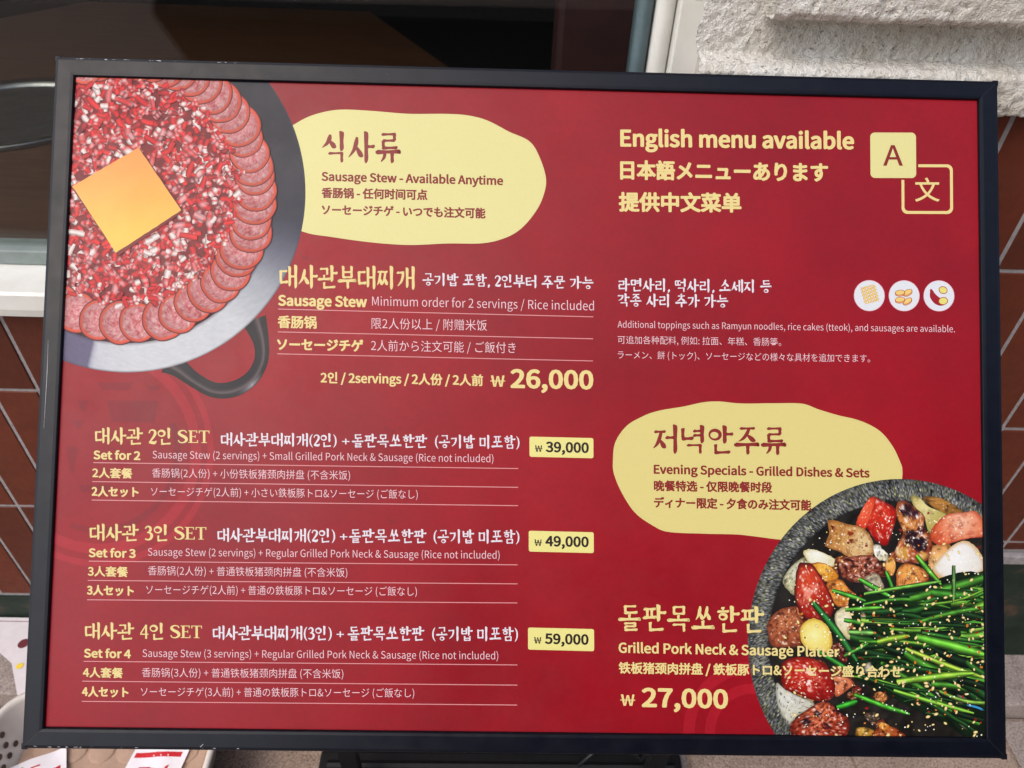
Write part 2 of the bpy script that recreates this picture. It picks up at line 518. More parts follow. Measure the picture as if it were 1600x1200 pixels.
# artwork coordinates: the photograph's 1600 x 1200 grid mapped by a plane homography onto the board
def solve_h(src, dst):
    A = []
    for (x, y), (u, v) in zip(src, dst):
        A.append([x, y, 1, 0, 0, 0, -u * x, -u * y, u]); A.append([0, 0, 0, x, y, 1, -v * x, -v * y, v])
    n = 8
    for i in range(n):
        p = max(range(i, n), key=lambda r: abs(A[r][i])); A[i], A[p] = A[p], A[i]
        d = A[i][i]; A[i] = [q / d for q in A[i]]
        for r in range(n):
            if r != i and A[r][i]:
                f = A[r][i]; A[r] = [q - f * s for q, s in zip(A[r], A[i])]
    return [A[i][8] for i in range(n)] + [1.0]
FRW = 0.0178
HM = solve_h([(118, 122), (1532, 155), (1537, 1147), (66, 1138)],
             [(-BW / 2 + FRW, BH / 2 - FRW), (BW / 2 - FRW, BH / 2 - FRW), (BW / 2 - FRW, -BH / 2 + FRW), (-BW / 2 + FRW, -BH / 2 + FRW)])
LX, LY = BW / 2 - 0.006, BH / 2 - 0.006
def A2B(px, py, clamp=True):
    w = HM[6] * px + HM[7] * py + 1
    x = (HM[0] * px + HM[1] * py + HM[2]) / w; y = (HM[3] * px + HM[4] * py + HM[5]) / w
    if clamp: x = max(-LX, min(LX, x)); y = max(-LY, min(LY, y))
    return x, y

ZP = [0.0]                       # running print layer height
def pmesh(name, pts, faces, cols, parent, mat=None, kind=None):
    """pts: (px, py, dz) in artwork coordinates; cols: per-vertex observed sRGB 0-255 tuples"""
    me = bpy.data.meshes.new(name)
    co = [(*A2B(p[0], p[1]), ZP[0] + p[2]) for p in pts]
    fixed = []
    for f in faces:
        ar = 0.0
        for k in range(len(f)):
            a_, b_ = co[f[k - 1]], co[f[k]]
            ar += (a_[0] - co[f[0]][0]) * (b_[1] - co[f[0]][1]) - (b_[0] - co[f[0]][0]) * (a_[1] - co[f[0]][1])
        fixed.append(tuple(f) if ar >= 0 else tuple(reversed(f)))
    me.from_pydata(co, [], fixed)
    ca = me.color_attributes.new('Col', 'FLOAT_COLOR', 'POINT')
    buf = []
    last = None
    for c in cols:
        if c is not last:
            l = [PIG * v for v in lin([max(0, min(255, q)) for q in c])] + [1.0]
            last = c
        buf += l
    ca.data.foreach_set('color', buf)
    me.materials.append(mat or M_ink)
    me.update()
    o = bpy.data.objects.new(name, me)
    COL.objects.link(o)
    o.parent = parent
    if kind: o['kind'] = kind
    return o

# body, frame bars, back
def lobj(name, verts, faces, mat, smooth=False, parent=board):
    return mesh(name, verts, faces, parent, mat, smooth, world_coords=False)
def lbox(name, x0, x1, y0, y1, z0, z1, mat, w=0.0, parent=board):
    me = boxmesh(x0, x1, y0, y1, z0, z1, w)
    me.name = name
    return link(name, me, parent, mat, world_coords=False)
lbox('back_panel', -BW / 2 + 0.002, BW / 2 - 0.002, -BH / 2 + 0.002, BH / 2 - 0.002, -0.024, -0.0065, M_black, 0.002)
def frame_bar(which):
    # cross-section: (distance from the outer edge inwards, height)
    pr = [(0.0, -0.022), (0.0, 0.0010), (0.0006, 0.0017), (0.003, 0.0022), (0.0145, 0.0021), (0.0168, 0.0017), (0.0174, 0.0009), (0.0178, -0.0002), (0.0178, -0.004), (0.010, -0.005), (0.004, -0.022)]
    n = len(pr); vs = []
    g = 0.00012
    for end in (0, 1):
        for d, z in pr:
            hx, hy = BW / 2 - d, BH / 2 - d
            s = -1 if end == 0 else 1
            if which == 0: vs.append((s * (hx - g), hy, z))
            elif which == 1: vs.append((hx, -s * (hy - g), z))
            elif which == 2: vs.append((-s * (hx - g), -hy, z))
            else: vs.append((-hx, s * (hy - g), z))
    fs = [(i, (i + 1) % n, n + (i + 1) % n, n + i) for i in range(n)] + [tuple(reversed(range(n))), tuple(range(n, 2 * n))]
    return lobj('frame_bar', vs, fs, M_frame)
for i in range(4): frame_bar(i)
for sx in (-1, 1):
    for sy in (-1, 1):
        lbox('corner_cap', min(sx * (BW / 2 - 0.004), sx * (BW / 2 + 0.0014)), max(sx * (BW / 2 - 0.004), sx * (BW / 2 + 0.0014)), min(sy * (BH / 2 - 0.004), sy * (BH / 2 + 0.0014)), max(sy * (BH / 2 - 0.004), sy * (BH / 2 + 0.0014)), -0.021, 0.0010, M_frame, 0.0008)
# mitre joints
for sx in (-1, 1):
    for sy in (-1, 1):
        a = Vector((sx * (BW / 2 - 0.003), sy * (BH / 2 - 0.003))); b = Vector((sx * (BW / 2 - 0.0165), sy * (BH / 2 - 0.0165)))
        d = (b - a).normalized(); q = Vector((-d.y, d.x)) * 0.00022
        z = 0.00235
        vs = [(a.x + q.x, a.y + q.y, z), (a.x - q.x, a.y - q.y, z), (b.x - q.x, b.y - q.y, 0.0021), (b.x + q.x, b.y + q.y, 0.0021)]
        f = (0, 1, 2, 3)
        lobj('mitre_joint', vs, [f], M_joint)
# scuffs along the outer edge of the top and bottom bars
scv, scf = [], []
for i in range(34):
    side = 1 if random.random() < 0.7 else -1
    xx = -BW / 2 + abs(random.gauss(0, 0.13)) % 0.86
    yy = side * (BH / 2 - random.uniform(0.0016, 0.0022))
    L, h = random.uniform(0.0006, 0.004), random.uniform(0.0001, 0.0004)
    b0 = len(scv); z = 0.0023
    scv += [(xx, yy, z), (xx + L, yy + random.uniform(-1, 1) * 0.0002, z), (xx + L * 0.9, yy + h, z), (xx + 0.1 * L, yy + h, z)]
    scf.append((b0, b0 + 1, b0 + 2, b0 + 3))
tag(lobj('edge_scuff', scv, scf, M_nick), kind='stuff')

# scratches on the frame face
def scratch(pts, w, mat):
    vs, fs = [], []
    for i, (x, y) in enumerate(pts):
        a = pts[max(0, i - 1)]; b = pts[min(len(pts) - 1, i + 1)]
        d = Vector((b[0] - a[0], b[1] - a[1])).normalized()
        ww = w * (0.3 if i in (0, len(pts) - 1) else 1)
        vs += [(x - d.y * ww / 2, y + d.x * ww / 2, 0.00226), (x + d.y * ww / 2, y - d.x * ww / 2, 0.00226)]
    for i in range(len(pts) - 1): fs.append((2 * i + 1, 2 * i + 3, 2 * i + 2, 2 * i))
    lobj('frame_scratch', vs, fs, mat)
scratch([(-0.311, BH / 2 - 0.004), (-0.3135, BH / 2 - 0.007), (-0.3145, BH / 2 - 0.011), (-0.318, BH / 2 - 0.0145)], 0.0005, M_joint)
scratch([(-0.137, BH / 2 - 0.0075), (-0.134, BH / 2 - 0.009), (-0.1335, BH / 2 - 0.011)], 0.0007, M_joint)
scratch([(-0.2835, -BH / 2 + 0.003), (-0.281, -BH / 2 + 0.0055)], 0.0011, M_nick)
scratch([(-BW / 2 + 0.006, 0.05), (-BW / 2 + 0.0065, 0.02), (-BW / 2 + 0.0060, -0.03)], 0.0003, M_nick)

# the printed sheet itself
ZP[0] = -0.0016
panel = None
def grid_sheet():
    nx, ny = 60, 44
    vs, fs = [], []
    for j in range(ny + 1):
        for i in range(nx + 1):
            vs.append((-LX + 2 * LX * i / nx, -LY + 2 * LY * j / ny, ZP[0]))
    for j in range(ny):
        for i in range(nx):
            a = j * (nx + 1) + i
            fs.append((a, a + 1, a + nx + 2, a + nx + 1))
    me = bpy.data.meshes.new('printed_sheet')
    me.from_pydata(vs, [], fs)
    ca = me.color_attributes.new('Col', 'FLOAT_COLOR', 'POINT')
    c = [PIG * v for v in lin(RED)] + [1.0]
    ca.data.foreach_set('color', c * len(vs))
    me.materials.append(M_film)
    o = bpy.data.objects.new('printed_sheet', me)
    COL.objects.link(o); o.parent = board
    return o
RED = (154, 10, 26)
YEL = (230, 221, 150)
YTX = (236, 215, 142)
WHT = (232, 226, 232)
PNK = (240, 205, 210)
MAR = (140, 40, 38)
panel = grid_sheet()
LAY = 0.00001
def nextlayer(h=LAY): ZP[0] += h

def ringarc(pts, faces, cols, cx, cy, r0, r1, a0, a1, col, n=60, z=0.0):
    b = len(pts)
    for i in range(n + 1):
        a = math.radians(a0 + (a1 - a0) * i / n)
        for r in (r0, r1):
            pts.append((cx + r * math.cos(a), cy + r * math.sin(a), z)); cols.append(col)
    for i in range(n):
        k = b + 2 * i
        faces.append((k, k + 1, k + 3, k + 2))

# faint seal rings printed in the red
nextlayer()
SEAL = (173, 22, 37); SEAL_D = (138, 14, 28)
P, F, Cc = [], [], []
ringarc(P, F, Cc, 150, 706, 146, 162, -62, 175, SEAL)
ringarc(P, F, Cc, 150, 706, 172, 182, -55, 150, SEAL)
ringarc(P, F, Cc, 150, 706, 120, 130, -20, 110, SEAL_D, z=1e-5)
pmesh('seal_ring_print', P, F, Cc, panel, M_film)
nextlayer()
P, F, Cc = [], [], []
for (x0, y0, x1, y1) in ((150, 600, 205, 612), (165, 628, 245, 662), (118, 628, 136, 644), (110, 660, 128, 672), (100, 700, 118, 742), (225, 604, 250, 612), (118, 760, 170, 772)):
    b = len(P)
    P += [(x0, y0, 0), (x1, y0, 0), (x1 - 6, y1, 0), (x0 + 6, y1, 0)]; Cc += [SEAL_D] * 4; F.append((b, b + 3, b + 2, b + 1))
pmesh('seal_character_print', P, F, Cc, panel, M_film)
P, F, Cc = [], [], []
ringarc(P, F, Cc, 1176, 1142, 92, 110, 170, 285, SEAL)
ringarc(P, F, Cc, 1176, 1142, 60, 76, 170, 285, SEAL)
pmesh('seal_ring_print', P, F, Cc, panel, M_film)

# ---- generic filled shapes
def smooth_loop(pts, sub=8):
    out = []
    n = len(pts)
    for i in range(n):
        p0, p1, p2, p3 = (Vector(pts[(i + k) % n]) for k in (-1, 0, 1, 2))
        for s in range(sub):
            t = s / sub
            out.append(0.5 * ((2 * p1) + (-p0 + p2) * t + (2 * p0 - 5 * p1 + 4 * p2 - p3) * t * t + (-p0 + 3 * p1 - 3 * p2 + p3) * t ** 3))
    return out
def fan(name, loop, col, parent, mat=None):
    c = sum((Vector(p) for p in loop), Vector((0, 0))) / len(loop)
    pts = [(c.x, c.y, 0)] + [(p[0], p[1], 0) for p in loop]
    n = len(loop)
    return pmesh(name, pts, [(0, 1 + (i + 1) % n, 1 + i) for i in range(n)], [col] * (n + 1), parent, mat)

nextlayer()
fan('yellow_blob_print', smooth_loop([(430, 215), (460, 195), (490, 180), (530, 171.5), (580, 173), (640, 177.5), (700, 177.5), (735, 180), (765, 188), (798, 205), (830, 220), (846, 245), (856, 280), (850, 310), (836, 335), (815, 358), (790, 372), (755, 380), (700, 380.5), (640, 383), (580, 379), (520, 371), (475, 363), (430, 340), (420, 280)]), YEL, panel)
cr = [(117, 235), (125, 180), (160, 130), (210, 100), (260, 82), (340, 68), (400, 55), (450, 52), (520, 58), (620, 57), (710, 58), (760, 75), (820, 93), (890, 110), (950, 140), (990, 185), (1015, 235), (1023, 265), (1018, 310), (990, 400), (900, 470), (800, 492), (655, 484), (560, 473), (500, 467), (400, 465), (290, 460), (240, 440), (185, 400), (145, 340), (120, 280)]
fan('yellow_blob_print', smooth_loop([(a / 2 + 900, b / 2 + 600) for a, b in cr]), (224, 209, 132), panel)

# ---------------------------------------------------------------- printed picture: stew pan
nextlayer()
pan = bpy.data.objects.new('stew_pan_picture', None)   # replaced by a mesh below
bpy.data.objects.remove(pan)
PC, = ((195.0, 300.0),)
def lerpc(a, b, t): return tuple(x + (y - x) * t for x, y in zip(a, b))
def keyed(keys, v):
    if v <= keys[0][0]: return keys[0][1]
    for (a, ca), (b, cb) in zip(keys[:-1], keys[1:]):
        if v <= b: return lerpc(ca, cb, (v - a) / (b - a) if b > a else 0)
    return keys[-1][1]
def annulus(name, cx, cy, rx0, ry0, rx1, ry1, a0, a1, na, nr, colf, parent, z=0.0):
    pts, fs, cs = [], [], []
    for i in range(na + 1):
        a = a0 + (a1 - a0) * i / na
        ar = math.radians(a)
        for j in range(nr + 1):
            t = j / nr
            x = cx + (rx0 + (rx1 - rx0) * t) * math.cos(ar); y = cy + (ry0 + (ry1 - ry0) * t) * math.sin(ar)
            pts.append((x, y, z)); cs.append(colf(a, t, x, y))
    m = nr + 1
    for i in range(na):
        for j in range(nr):
            k = i * m + j
            fs.append((k, k + 1, k + m + 1, k + m))
    return pmesh(name, pts, fs, cs, parent)
def nz(x, y, s, o=0.0): return noise.noise(Vector((x * s, y * s, o)))

def rimcol(a, t, x, y):
    k = [(-110, (26, 26, 36)), (-20, (28, 28, 42)), (8, (36, 38, 54)), (22, (100, 102, 116)), (33, (160, 163, 170)), (50, (200, 202, 205)), (88, (206, 206, 208)), (101.5, (196, 196, 202)), (102, (98, 92, 120)), (125, (92, 86, 112))]
    c = keyed(k, a)
    f = 1 + 0.05 * nz(x, y, 0.25) + 0.04 * nz(x, y, 0.9, 3)
    if t < 0.10: c = lerpc((45, 25, 35), c, t / 0.10)
    if t > 0.96: c = lerpc(c, (60, 50, 60), (t - 0.96) / 0.04 * 0.6)
    return tuple(v * f for v in c)
pan = annulus('stew_pan_picture', PC[0], PC[1], 232, 236, 283, 284, -112, 128, 200, 14, rimcol, panel)
tag(pan, 'printed photo of a sausage stew pan with a steel rim')
# pan handle
def ribbon(name, path, colf, parent, n=60, across=8):
    P_ = smooth_open(path, n)
    pts, fs, cs = [], [], []
    for i, (x, y, w) in enumerate(P_):
        a = P_[max(0, i - 1)]; b = P_[min(len(P_) - 1, i + 1)]
        d = Vector((b[0] - a[0], b[1] - a[1])).normalized(); q = Vector((-d.y, d.x))
        for j in range(across + 1):
            t = j / across
            o = (t - 0.5) * w
            pts.append((x + q.x * o, y + q.y * o, 0)); cs.append(colf(i / (len(P_) - 1), t, x, y))
    m = across + 1
    for i in range(len(P_) - 1):
        for j in range(across):
            k = i * m + j
            fs.append((k, k + m, k + m + 1, k + 1))
    return pmesh(name, pts, fs, cs, parent)
def smooth_open(path, n):
    out = []
    L = len(path) - 1
    for i in range(n + 1):
        u = i / n * L; k = min(int(u), L - 1); t = u - k
        p0, p1, p2, p3 = (path[max(0, min(L, k + q))] for q in (-1, 0, 1, 2))
        out.append(tuple(0.5 * ((2 * b) + (-a + c) * t + (2 * a - 5 * b + 4 * c - d) * t * t + (-a + 3 * b - 3 * c + d) * t ** 3) for a, b, c, d in zip(p0, p1, p2, p3)))
    return out
def handlecol(u, t, x, y):
    c = keyed([(0, (14, 10, 14)), (0.25, (26, 22, 28)), (0.42, (120, 100, 100)), (0.54, (16, 12, 18)), (0.8, (26, 22, 30)), (1, (12, 10, 14))], t)
    h = max(0, 1 - abs(u - 0.40) / 0.10)
    if t < 0.34: c = lerpc(c, (226, 222, 224), h * 0.9 * (1 - abs(t - 0.17) / 0.17))
    return tuple(v * (1 + 0.06 * nz(x, y, 0.3)) for v in c)
ZP[0] -= 0.000006
ribbon('pan_handle', [(396, 500, 40), (407, 535, 25), (407, 565, 22), (392, 592, 23), (365, 609, 25), (333, 611, 24), (303, 596, 24), (278, 577, 30), (260, 566, 40)], handlecol, pan)
ZP[0] += 0.000006

def blobpiece(pts, fs, cs, cx, cy, ra, rb, ang, colf, z, nr=6, na=18, wob=0.0, seed=0.0):
    """polar patch appended to lists; colf(r, a, x, y)"""
    b = len(pts)
    ca, sa = math.cos(ang), math.sin(ang)
    pts.append((cx, cy, z)); cs.append(colf(0, 0, cx, cy))
    for j in range(1, nr + 1):
        r = j / nr
        for i in range(na):
            a = 2 * math.pi * i / na
            w = 1 + wob * noise.noise(Vector((math.cos(a) * 1.4 + seed, math.sin(a) * 1.4, seed)))
            u, v = ra * r * w * math.cos(a), rb * r * w * math.sin(a)
            x, y = cx + u * ca - v * sa, cy + u * sa + v * ca
            pts.append((x, y, z)); cs.append(colf(r, a, x, y))
    for i in range(na): fs.append((b, b + 1 + (i + 1) % na, b + 1 + i))
    for j in range(nr - 1):
        for i in range(na):
            k0 = b + 1 + j * na + i; k1 = b + 1 + j * na + (i + 1) % na
            fs.append((k0, k1, k1 + na, k0 + na))

# stew surface under the minced meat
PICZ = ZP[0]
nextlayer(0.00001)
P, F, Cc = [], [], []
blobpiece(P, F, Cc, PC[0], PC[1], 234, 238, 0, lambda r, a, x, y: tuple(v * (1 + 0.3 * nz(x, y, 0.12)) for v in ((120, 8, 20) if r < 0.93 else (50, 14, 24))), 0, 16, 90)
pmesh('stew_surface', P, F, Cc, pan)
# minced meat
nextlayer(0.00003)
P, F, Cc = [], [], []
def bit(cx, cy, L, W, ang, base, z):
    b = len(P)
    ca, sa = math.cos(ang), math.sin(ang)
    bend = random.uniform(-0.09, 0.09)
    n = 5
    tone = [random.random() for _ in range(n)]
    for i in range(n):
        t = i / (n - 1)
        u = (t - 0.5) * L
        wv = W * (0.8 if i in (0, n - 1) else 1.0) * random.uniform(0.9, 1.12)
        off = bend * W * 2 * (0.25 - (t - 0.5) ** 2) * 4
        for s, sh in ((-0.5, 0.78), (0.0, 1.10), (0.5, 0.55)):
            v = s * wv + off
            c = base
            if tone[i] < 0.20: c = lerpc(base, (232, 205, 200), 0.7)
            elif tone[i] > 0.72: c = lerpc(base, (200, 20, 30), 0.7)
            P.append((cx + u * ca - v * sa, cy + u * sa + v * ca, z))
            Cc.append(tuple(q * sh for q in c))
    for i in range(n - 1):
        for j in range(2):
            k = b + i * 3 + j
            F.append((k, k + 3, k + 4, k + 1))
meatcols = [((206, 12, 24), 11), ((160, 8, 20), 5), ((226, 34, 36), 6), ((214, 104, 104), 3), ((246, 216, 208), 7), ((120, 8, 22), 2)]
pool = [c for c, w_ in meatcols for _ in range(w_)]
NB = 1500
for i in range(NB):
    a = random.uniform(0, 2 * math.pi); r = 184 * math.sqrt(random.random())
    x, y = PC[0] + r * math.cos(a), PC[1] - 4 + r * math.sin(a)
    if x < 84: continue
    big = random.random() < 0.16
    bit(x, y, random.uniform(10, 17) if not big else random.uniform(18, 30), random.uniform(7, 10.5) if not big else random.uniform(8, 11), random.uniform(0, math.pi), random.choice(pool), i * 3.2e-7)
pmesh('minced_meat', P, F, Cc, pan, kind='stuff')
nextlayer(0.00044)
# sausage slices round the edge
def slicecol(seed, cx, cy):
    def f(r, a, x, y):
        base = (205, 124, 126)
        m = 0.55 * nz(x, y, 0.14, seed) + 0.75 * nz(x, y, 0.42, seed + 5)
        c = lerpc(base, (232, 196, 188), max(0, min(1, m * 1.3)))
        c = lerpc(c, (170, 52, 54), max(0, min(1, -m * 1.6 - 0.08)))
        if r > 0.82: c = lerpc(c, (236, 88, 60), min(1, (r - 0.82) / 0.05))
        if r > 0.97: c = (186, 56, 48)
        return tuple(v * (1.04 - 0.20 * max(0, r - 0.3) - 0.10 * math.sin(a) * r) for v in c)
    return f
SL = []
ang = 121.0
while ang > -112:
    SL.append(ang)
    ang -= 6.0 if ang < 45 else (7.6 if ang < 70 else 9.3)
for i, a in enumerate(SL):
    ar = math.radians(a + random.uniform(-1.3, 1.3))
    kk = random.uniform(0.93, 1.05)
    R0 = 203.5 + random.uniform(-2.5, 2.5)
    cx, cy = PC[0] + R0 * math.cos(ar), PC[1] + (R0 + 4) * math.sin(ar)
    P, F, Cc = [], [], []
    # soft dark contact under each slice
    blobpiece(P, F, Cc, cx, cy, 34.0 * kk, 33.0 * kk, ar, lambda r, a_, x, y: (84, 16, 22), 0, 2, 40, 0.04, i * 1.7)
    blobpiece(P, F, Cc, cx, cy, 32.6 * kk, 31.8 * kk, ar, slicecol(i * 3.1, cx, cy), 0.000003, 17, 56, 0.05, i * 1.7)
    pmesh('sausage_slice', P, F, Cc, pan)
    nextlayer(0.000006)
# meat bits scattered over inner rims of the slices
P, F, Cc = [], [], []
for i in range(170):
    a = random.uniform(-1.9, 2.1); r = random.gauss(170, 5)
    bit(PC[0] + r * math.cos(a), PC[1] + r * math.sin(a), random.uniform(9, 17), random.uniform(6, 8.5), random.uniform(0, 3.14), random.choice(pool), i * 3e-7)
pmesh('minced_meat', P, F, Cc, pan, kind='stuff')
nextlayer(0.00006)
# cheese slice
def quadpatch(name, q, colf, parent, n=16):
    pts, fs, cs = [], [], []
    for j in range(n + 1):
        for i in range(n + 1):
            u, v = i / n, j / n
            x = (1 - v) * ((1 - u) * q[0][0] + u * q[1][0]) + v * ((1 - u) * q[3][0] + u * q[2][0])
            y = (1 - v) * ((1 - u) * q[0][1] + u * q[1][1]) + v * ((1 - u) * q[3][1] + u * q[2][1])
            pts.append((x + 0.8 * nz(x, y, 0.08), y + 0.8 * nz(x, y, 0.08, 9), 0)); cs.append(colf(u, v, x, y))
    for j in range(n):
        for i in range(n):
            k = j * (n + 1) + i
            fs.append((k, k + n + 1, k + n + 2, k + 1))
    return pmesh(name, pts, fs, cs, parent)
quadpatch('cheese_shadow', [(219, 234), (287, 332), (184, 402), (112, 297)], lambda u, v, x, y: (120, 24, 24), pan, 4)
nextlayer(0.000005)
quadpatch('cheese_slice', [(216, 232), (283, 330), (180, 397), (112, 293)], lambda u, v, x, y: tuple(q * (1 + 0.02 * nz(x, y, 0.05)) for q in lerpc((246, 158, 78), (255, 200, 84), max(0, min(1, (y - 240) / 130)))), pan)
nextlayer()

# ---------------------------------------------------------------- printed picture: stone bowl
ZP[0] = PICZ
BCX, BCY, BRX, BRY = 1408.0, 1001.0, 240.0, 255.0
def stonecol(a, t, x, y):
    v = 84 + 110 * nz(x, y, 0.45) + 90 * nz(x, y, 0.7, 4) + 30 * nz(x, y, 0.05, 8)
    v += random.uniform(-26, 26)
    v *= 0.78 + 0.3 * math.sin(min(1, t) * math.pi)
    if t < 0.08: v *= 0.35
    v = max(18, min(225, v))
    y_ = 0.16 if nz(x, y, 0.6, 21) > 0.25 else 0.0
    return (v * (0.97 + y_), v * (0.98 + y_), v * (0.97 - y_))
bowl = annulus('stone_bowl_picture', BCX, BCY, BRX - 36, BRY - 38, BRX, BRY, 100, 320, 560, 13, stonecol, panel)
tag(bowl, 'printed photo of a stone bowl of grilled pork and chives')
nextlayer()
P, F, Cc = [], [], []
blobpiece(P, F, Cc, BCX, BCY, BRX - 34, BRY - 36, 0, lambda r, a, x, y: tuple(max(6, v + 22 * nz(x, y, 0.2) + 16 * nz(x, y, 0.6, 2)) for v in (30, 26, 22)), 0, 24, 90)
pmesh('bowl_inside', P, F, Cc, bowl)
nextlayer()

def in_poly_early(x, y):
    return y > 925 and x > 1330 + (y - 925) * 0.1 and y < 1075
def foodpiece(name, poly, base, hi=None, dark=None, spots=None, rough=0.35, scale=0.13, edge=0.45, hc=None, hs=0.0, nr=18, parent=bowl, pepper=0.0):
    """star-shaped piece traced as its outline, shaded like the printed photo"""
    loop = smooth_loop(poly, 7)
    n = len(loop)
    c = sum(loop, Vector((0, 0))) / n
    hi = hi or tuple(min(255, v * 1.25 + 12) for v in base)
    dark = dark or tuple(v * 0.42 for v in base)
    seed = random.uniform(0, 90)
    pts, fs, cs = [], [], []
    hcv = Vector(hc) if hc else c + Vector((-0.15, -0.25)) * (loop[0] - c).length
    size = sum((p - c).length for p in loop) / n
    def col(r, x, y):
        m = nz(x, y, scale, seed) + 0.6 * nz(x, y, scale * 2.6, seed + 3) + 0.4 * nz(x, y, scale * 6, seed + 7)
        k = lerpc(base, hi, max(0, min(1, 1.1 - (Vector((x, y)) - hcv).length / (size * 1.1))))
        k = lerpc(k, dark, max(0, min(1, -m * rough * 3 - 0.05)))
        k = lerpc(k, hi, max(0, min(1, m * rough * 2 - 0.1)))
        if spots:
            for (sx, sy, sr, sc) in spots:
                d = math.hypot(x - sx, y - sy) + 5 * nz(x, y, 0.3, seed)
                if d < sr: k = lerpc(k, sc, min(1, (sr - d) / (sr * 0.35)))
        if pepper and noise.noise(Vector((x * 0.9, y * 0.9, seed))) > 0.42: k = lerpc(k, (50, 40, 30), pepper)
        g_ = nz(x, y, 0.42, seed + 31)
        if g_ > 0.40 and r < 0.85: k = lerpc(k, (252, 240, 220), min(0.85, (g_ - 0.40) * 5))
        if hs and m > 0.28: k = lerpc(k, (250, 240, 235), min(1, (m - 0.28) * hs))
        if r > 0.82: k = lerpc(k, dark, (r - 0.82) / 0.18 * edge)
        return tuple(255 * (max(0, min(255, q)) / 255) ** 1.22 * 1.03 for q in k)
    pts.append((c.x, c.y, 0)); cs.append(col(0, c.x, c.y))
    for j in range(1, nr + 1):
        r = j / nr
        for p in loop:
            q = c + (p - c) * r
            if j == nr: q = q + Vector((nz(q.x, q.y, 0.35, seed), nz(q.x, q.y, 0.35, seed + 1))) * 1.2
            pts.append((q.x, q.y, 0)); cs.append(col(r, q.x, q.y))
    for i in range(n): fs.append((0, 1 + i, 1 + (i + 1) % n))
    for j in range(nr - 1):
        for i in range(n):
            a = 1 + j * n + i; b = 1 + j * n + (i + 1) % n
            fs.append((a, a + n, b + n, b))
    o = pmesh(name, pts, fs, cs, parent)
    nextlayer(0.000006)
    return o
sA = lambda L: [(1160 + a / 5.714, 730 + b / 5.714) for a, b in L]
sB = lambda L: [(1360 + a / 5.714, 730 + b / 5.714) for a, b in L]
sC = lambda L: [(1160 + a / 5.218, 930 + b / 5.218) for a, b in L]
sD = lambda L: [(1360 + a / 5.218, 930 + b / 5.218) for a, b in L]
CH = (58, 28, 34)
for _ in range(60):
    a_ = random.uniform(1.6, 6.1); q_ = random.uniform(0.35, 0.86)
    px_, py_ = BCX + (BRX - 34) * q_ * math.cos(a_), BCY + (BRY - 36) * q_ * math.sin(a_)
    if px_ > 1536 or in_poly_early(px_, py_): continue
    rr_ = random.uniform(7, 15)
    foodpiece('meat_piece', [(px_ + rr_ * random.uniform(0.7, 1.1) * math.cos(t_), py_ + rr_ * random.uniform(0.6, 1.0) * math.sin(t_)) for t_ in (0, 0.9, 1.8, 2.7, 3.6, 4.5, 5.4)],
              random.choice([(120, 66, 34), (150, 88, 44), (96, 44, 26), (168, 112, 60), (110, 30, 20)]), None, (30, 16, 12), rough=0.5, scale=0.25, nr=7, edge=0.8, hs=0.8)
foodpiece('onion_piece', sB([(470, 260), (600, 250), (720, 300), (830, 380), (760, 420), (620, 380)]), (150, 108, 52))
foodpiece('onion_piece', sB([(370, 240), (440, 250), (520, 330), (640, 380), (700, 430), (600, 560), (520, 560), (480, 420), (390, 330)]), (190, 176, 104), (226, 216, 160), rough=0.15)
foodpiece('onion_piece', sB([(520, 850), (560, 690), (720, 680), (700, 900), (680, 1000), (590, 980)]), (222, 158, 96), (240, 200, 140))
foodpiece('sausage_piece', sB([(540, 585), (585, 490), (690, 405), (850, 385), (930, 372), (1010, 450), (1060, 580), (900, 615), (790, 640), (650, 680), (565, 650)]), (222, 118, 78), (240, 196, 168), (150, 42, 22), hc=(1503, 812), rough=0.2)
foodpiece('onion_piece', sB([(580, 840), (680, 730), (820, 640), (930, 680), (1010, 800), (1010, 900), (870, 980), (760, 1010), (650, 980), (560, 900)]), (226, 222, 214), (238, 238, 236), (205, 160, 100), rough=0.08, edge=0.75)
foodpiece('meat_piece', sB([(240, 905), (310, 845), (420, 865), (510, 930), (515, 1010), (440, 1065), (300, 1085), (235, 1040)]), (206, 128, 70), (238, 180, 100), (96, 44, 24), rough=0.4, pepper=0.6)
foodpiece('meat_piece', sB([(130, 850), (180, 780), (225, 830), (215, 930), (160, 950)]), (214, 150, 74), (240, 190, 110))
foodpiece('onion_piece', sB([(20, 690), (90, 705), (165, 770), (125, 825), (55, 760)]), (228, 222, 190))
foodpiece('pepper_piece', [(1361, 775), (1378, 779), (1399, 792), (1401, 806), (1395, 828), (1385, 850), (1370, 843), (1356, 824), (1350, 806)], (184, 26, 14), (220, 70, 40), (76, 10, 12), rough=0.15, hc=(1374, 800), hs=1.2)
foodpiece('pepper_piece', [(1360, 775), (1369, 779), (1354, 822), (1345, 822), (1338, 816), (1348, 792)], (222, 84, 52), (236, 120, 84), rough=0.1)
foodpiece('meat_piece', sB([(240, 310), (320, 288), (430, 370), (490, 430), (480, 520), (545, 620), (548, 720), (500, 820), (400, 842), (250, 832), (212, 760), (262, 640), (295, 560), (238, 430)]), (188, 102, 60), (214, 150, 80), (84, 34, 26),
          spots=[(1417, 794, 13, CH), (1430, 800, 9, (70, 30, 50)), (1425, 838, 15, CH), (1438, 848, 14, (46, 24, 40)), (1440, 826, 8, (90, 40, 40)), (1410, 862, 12, (208, 158, 74)), (1442, 866, 9, (214, 172, 96))], rough=0.45, hs=1.5)
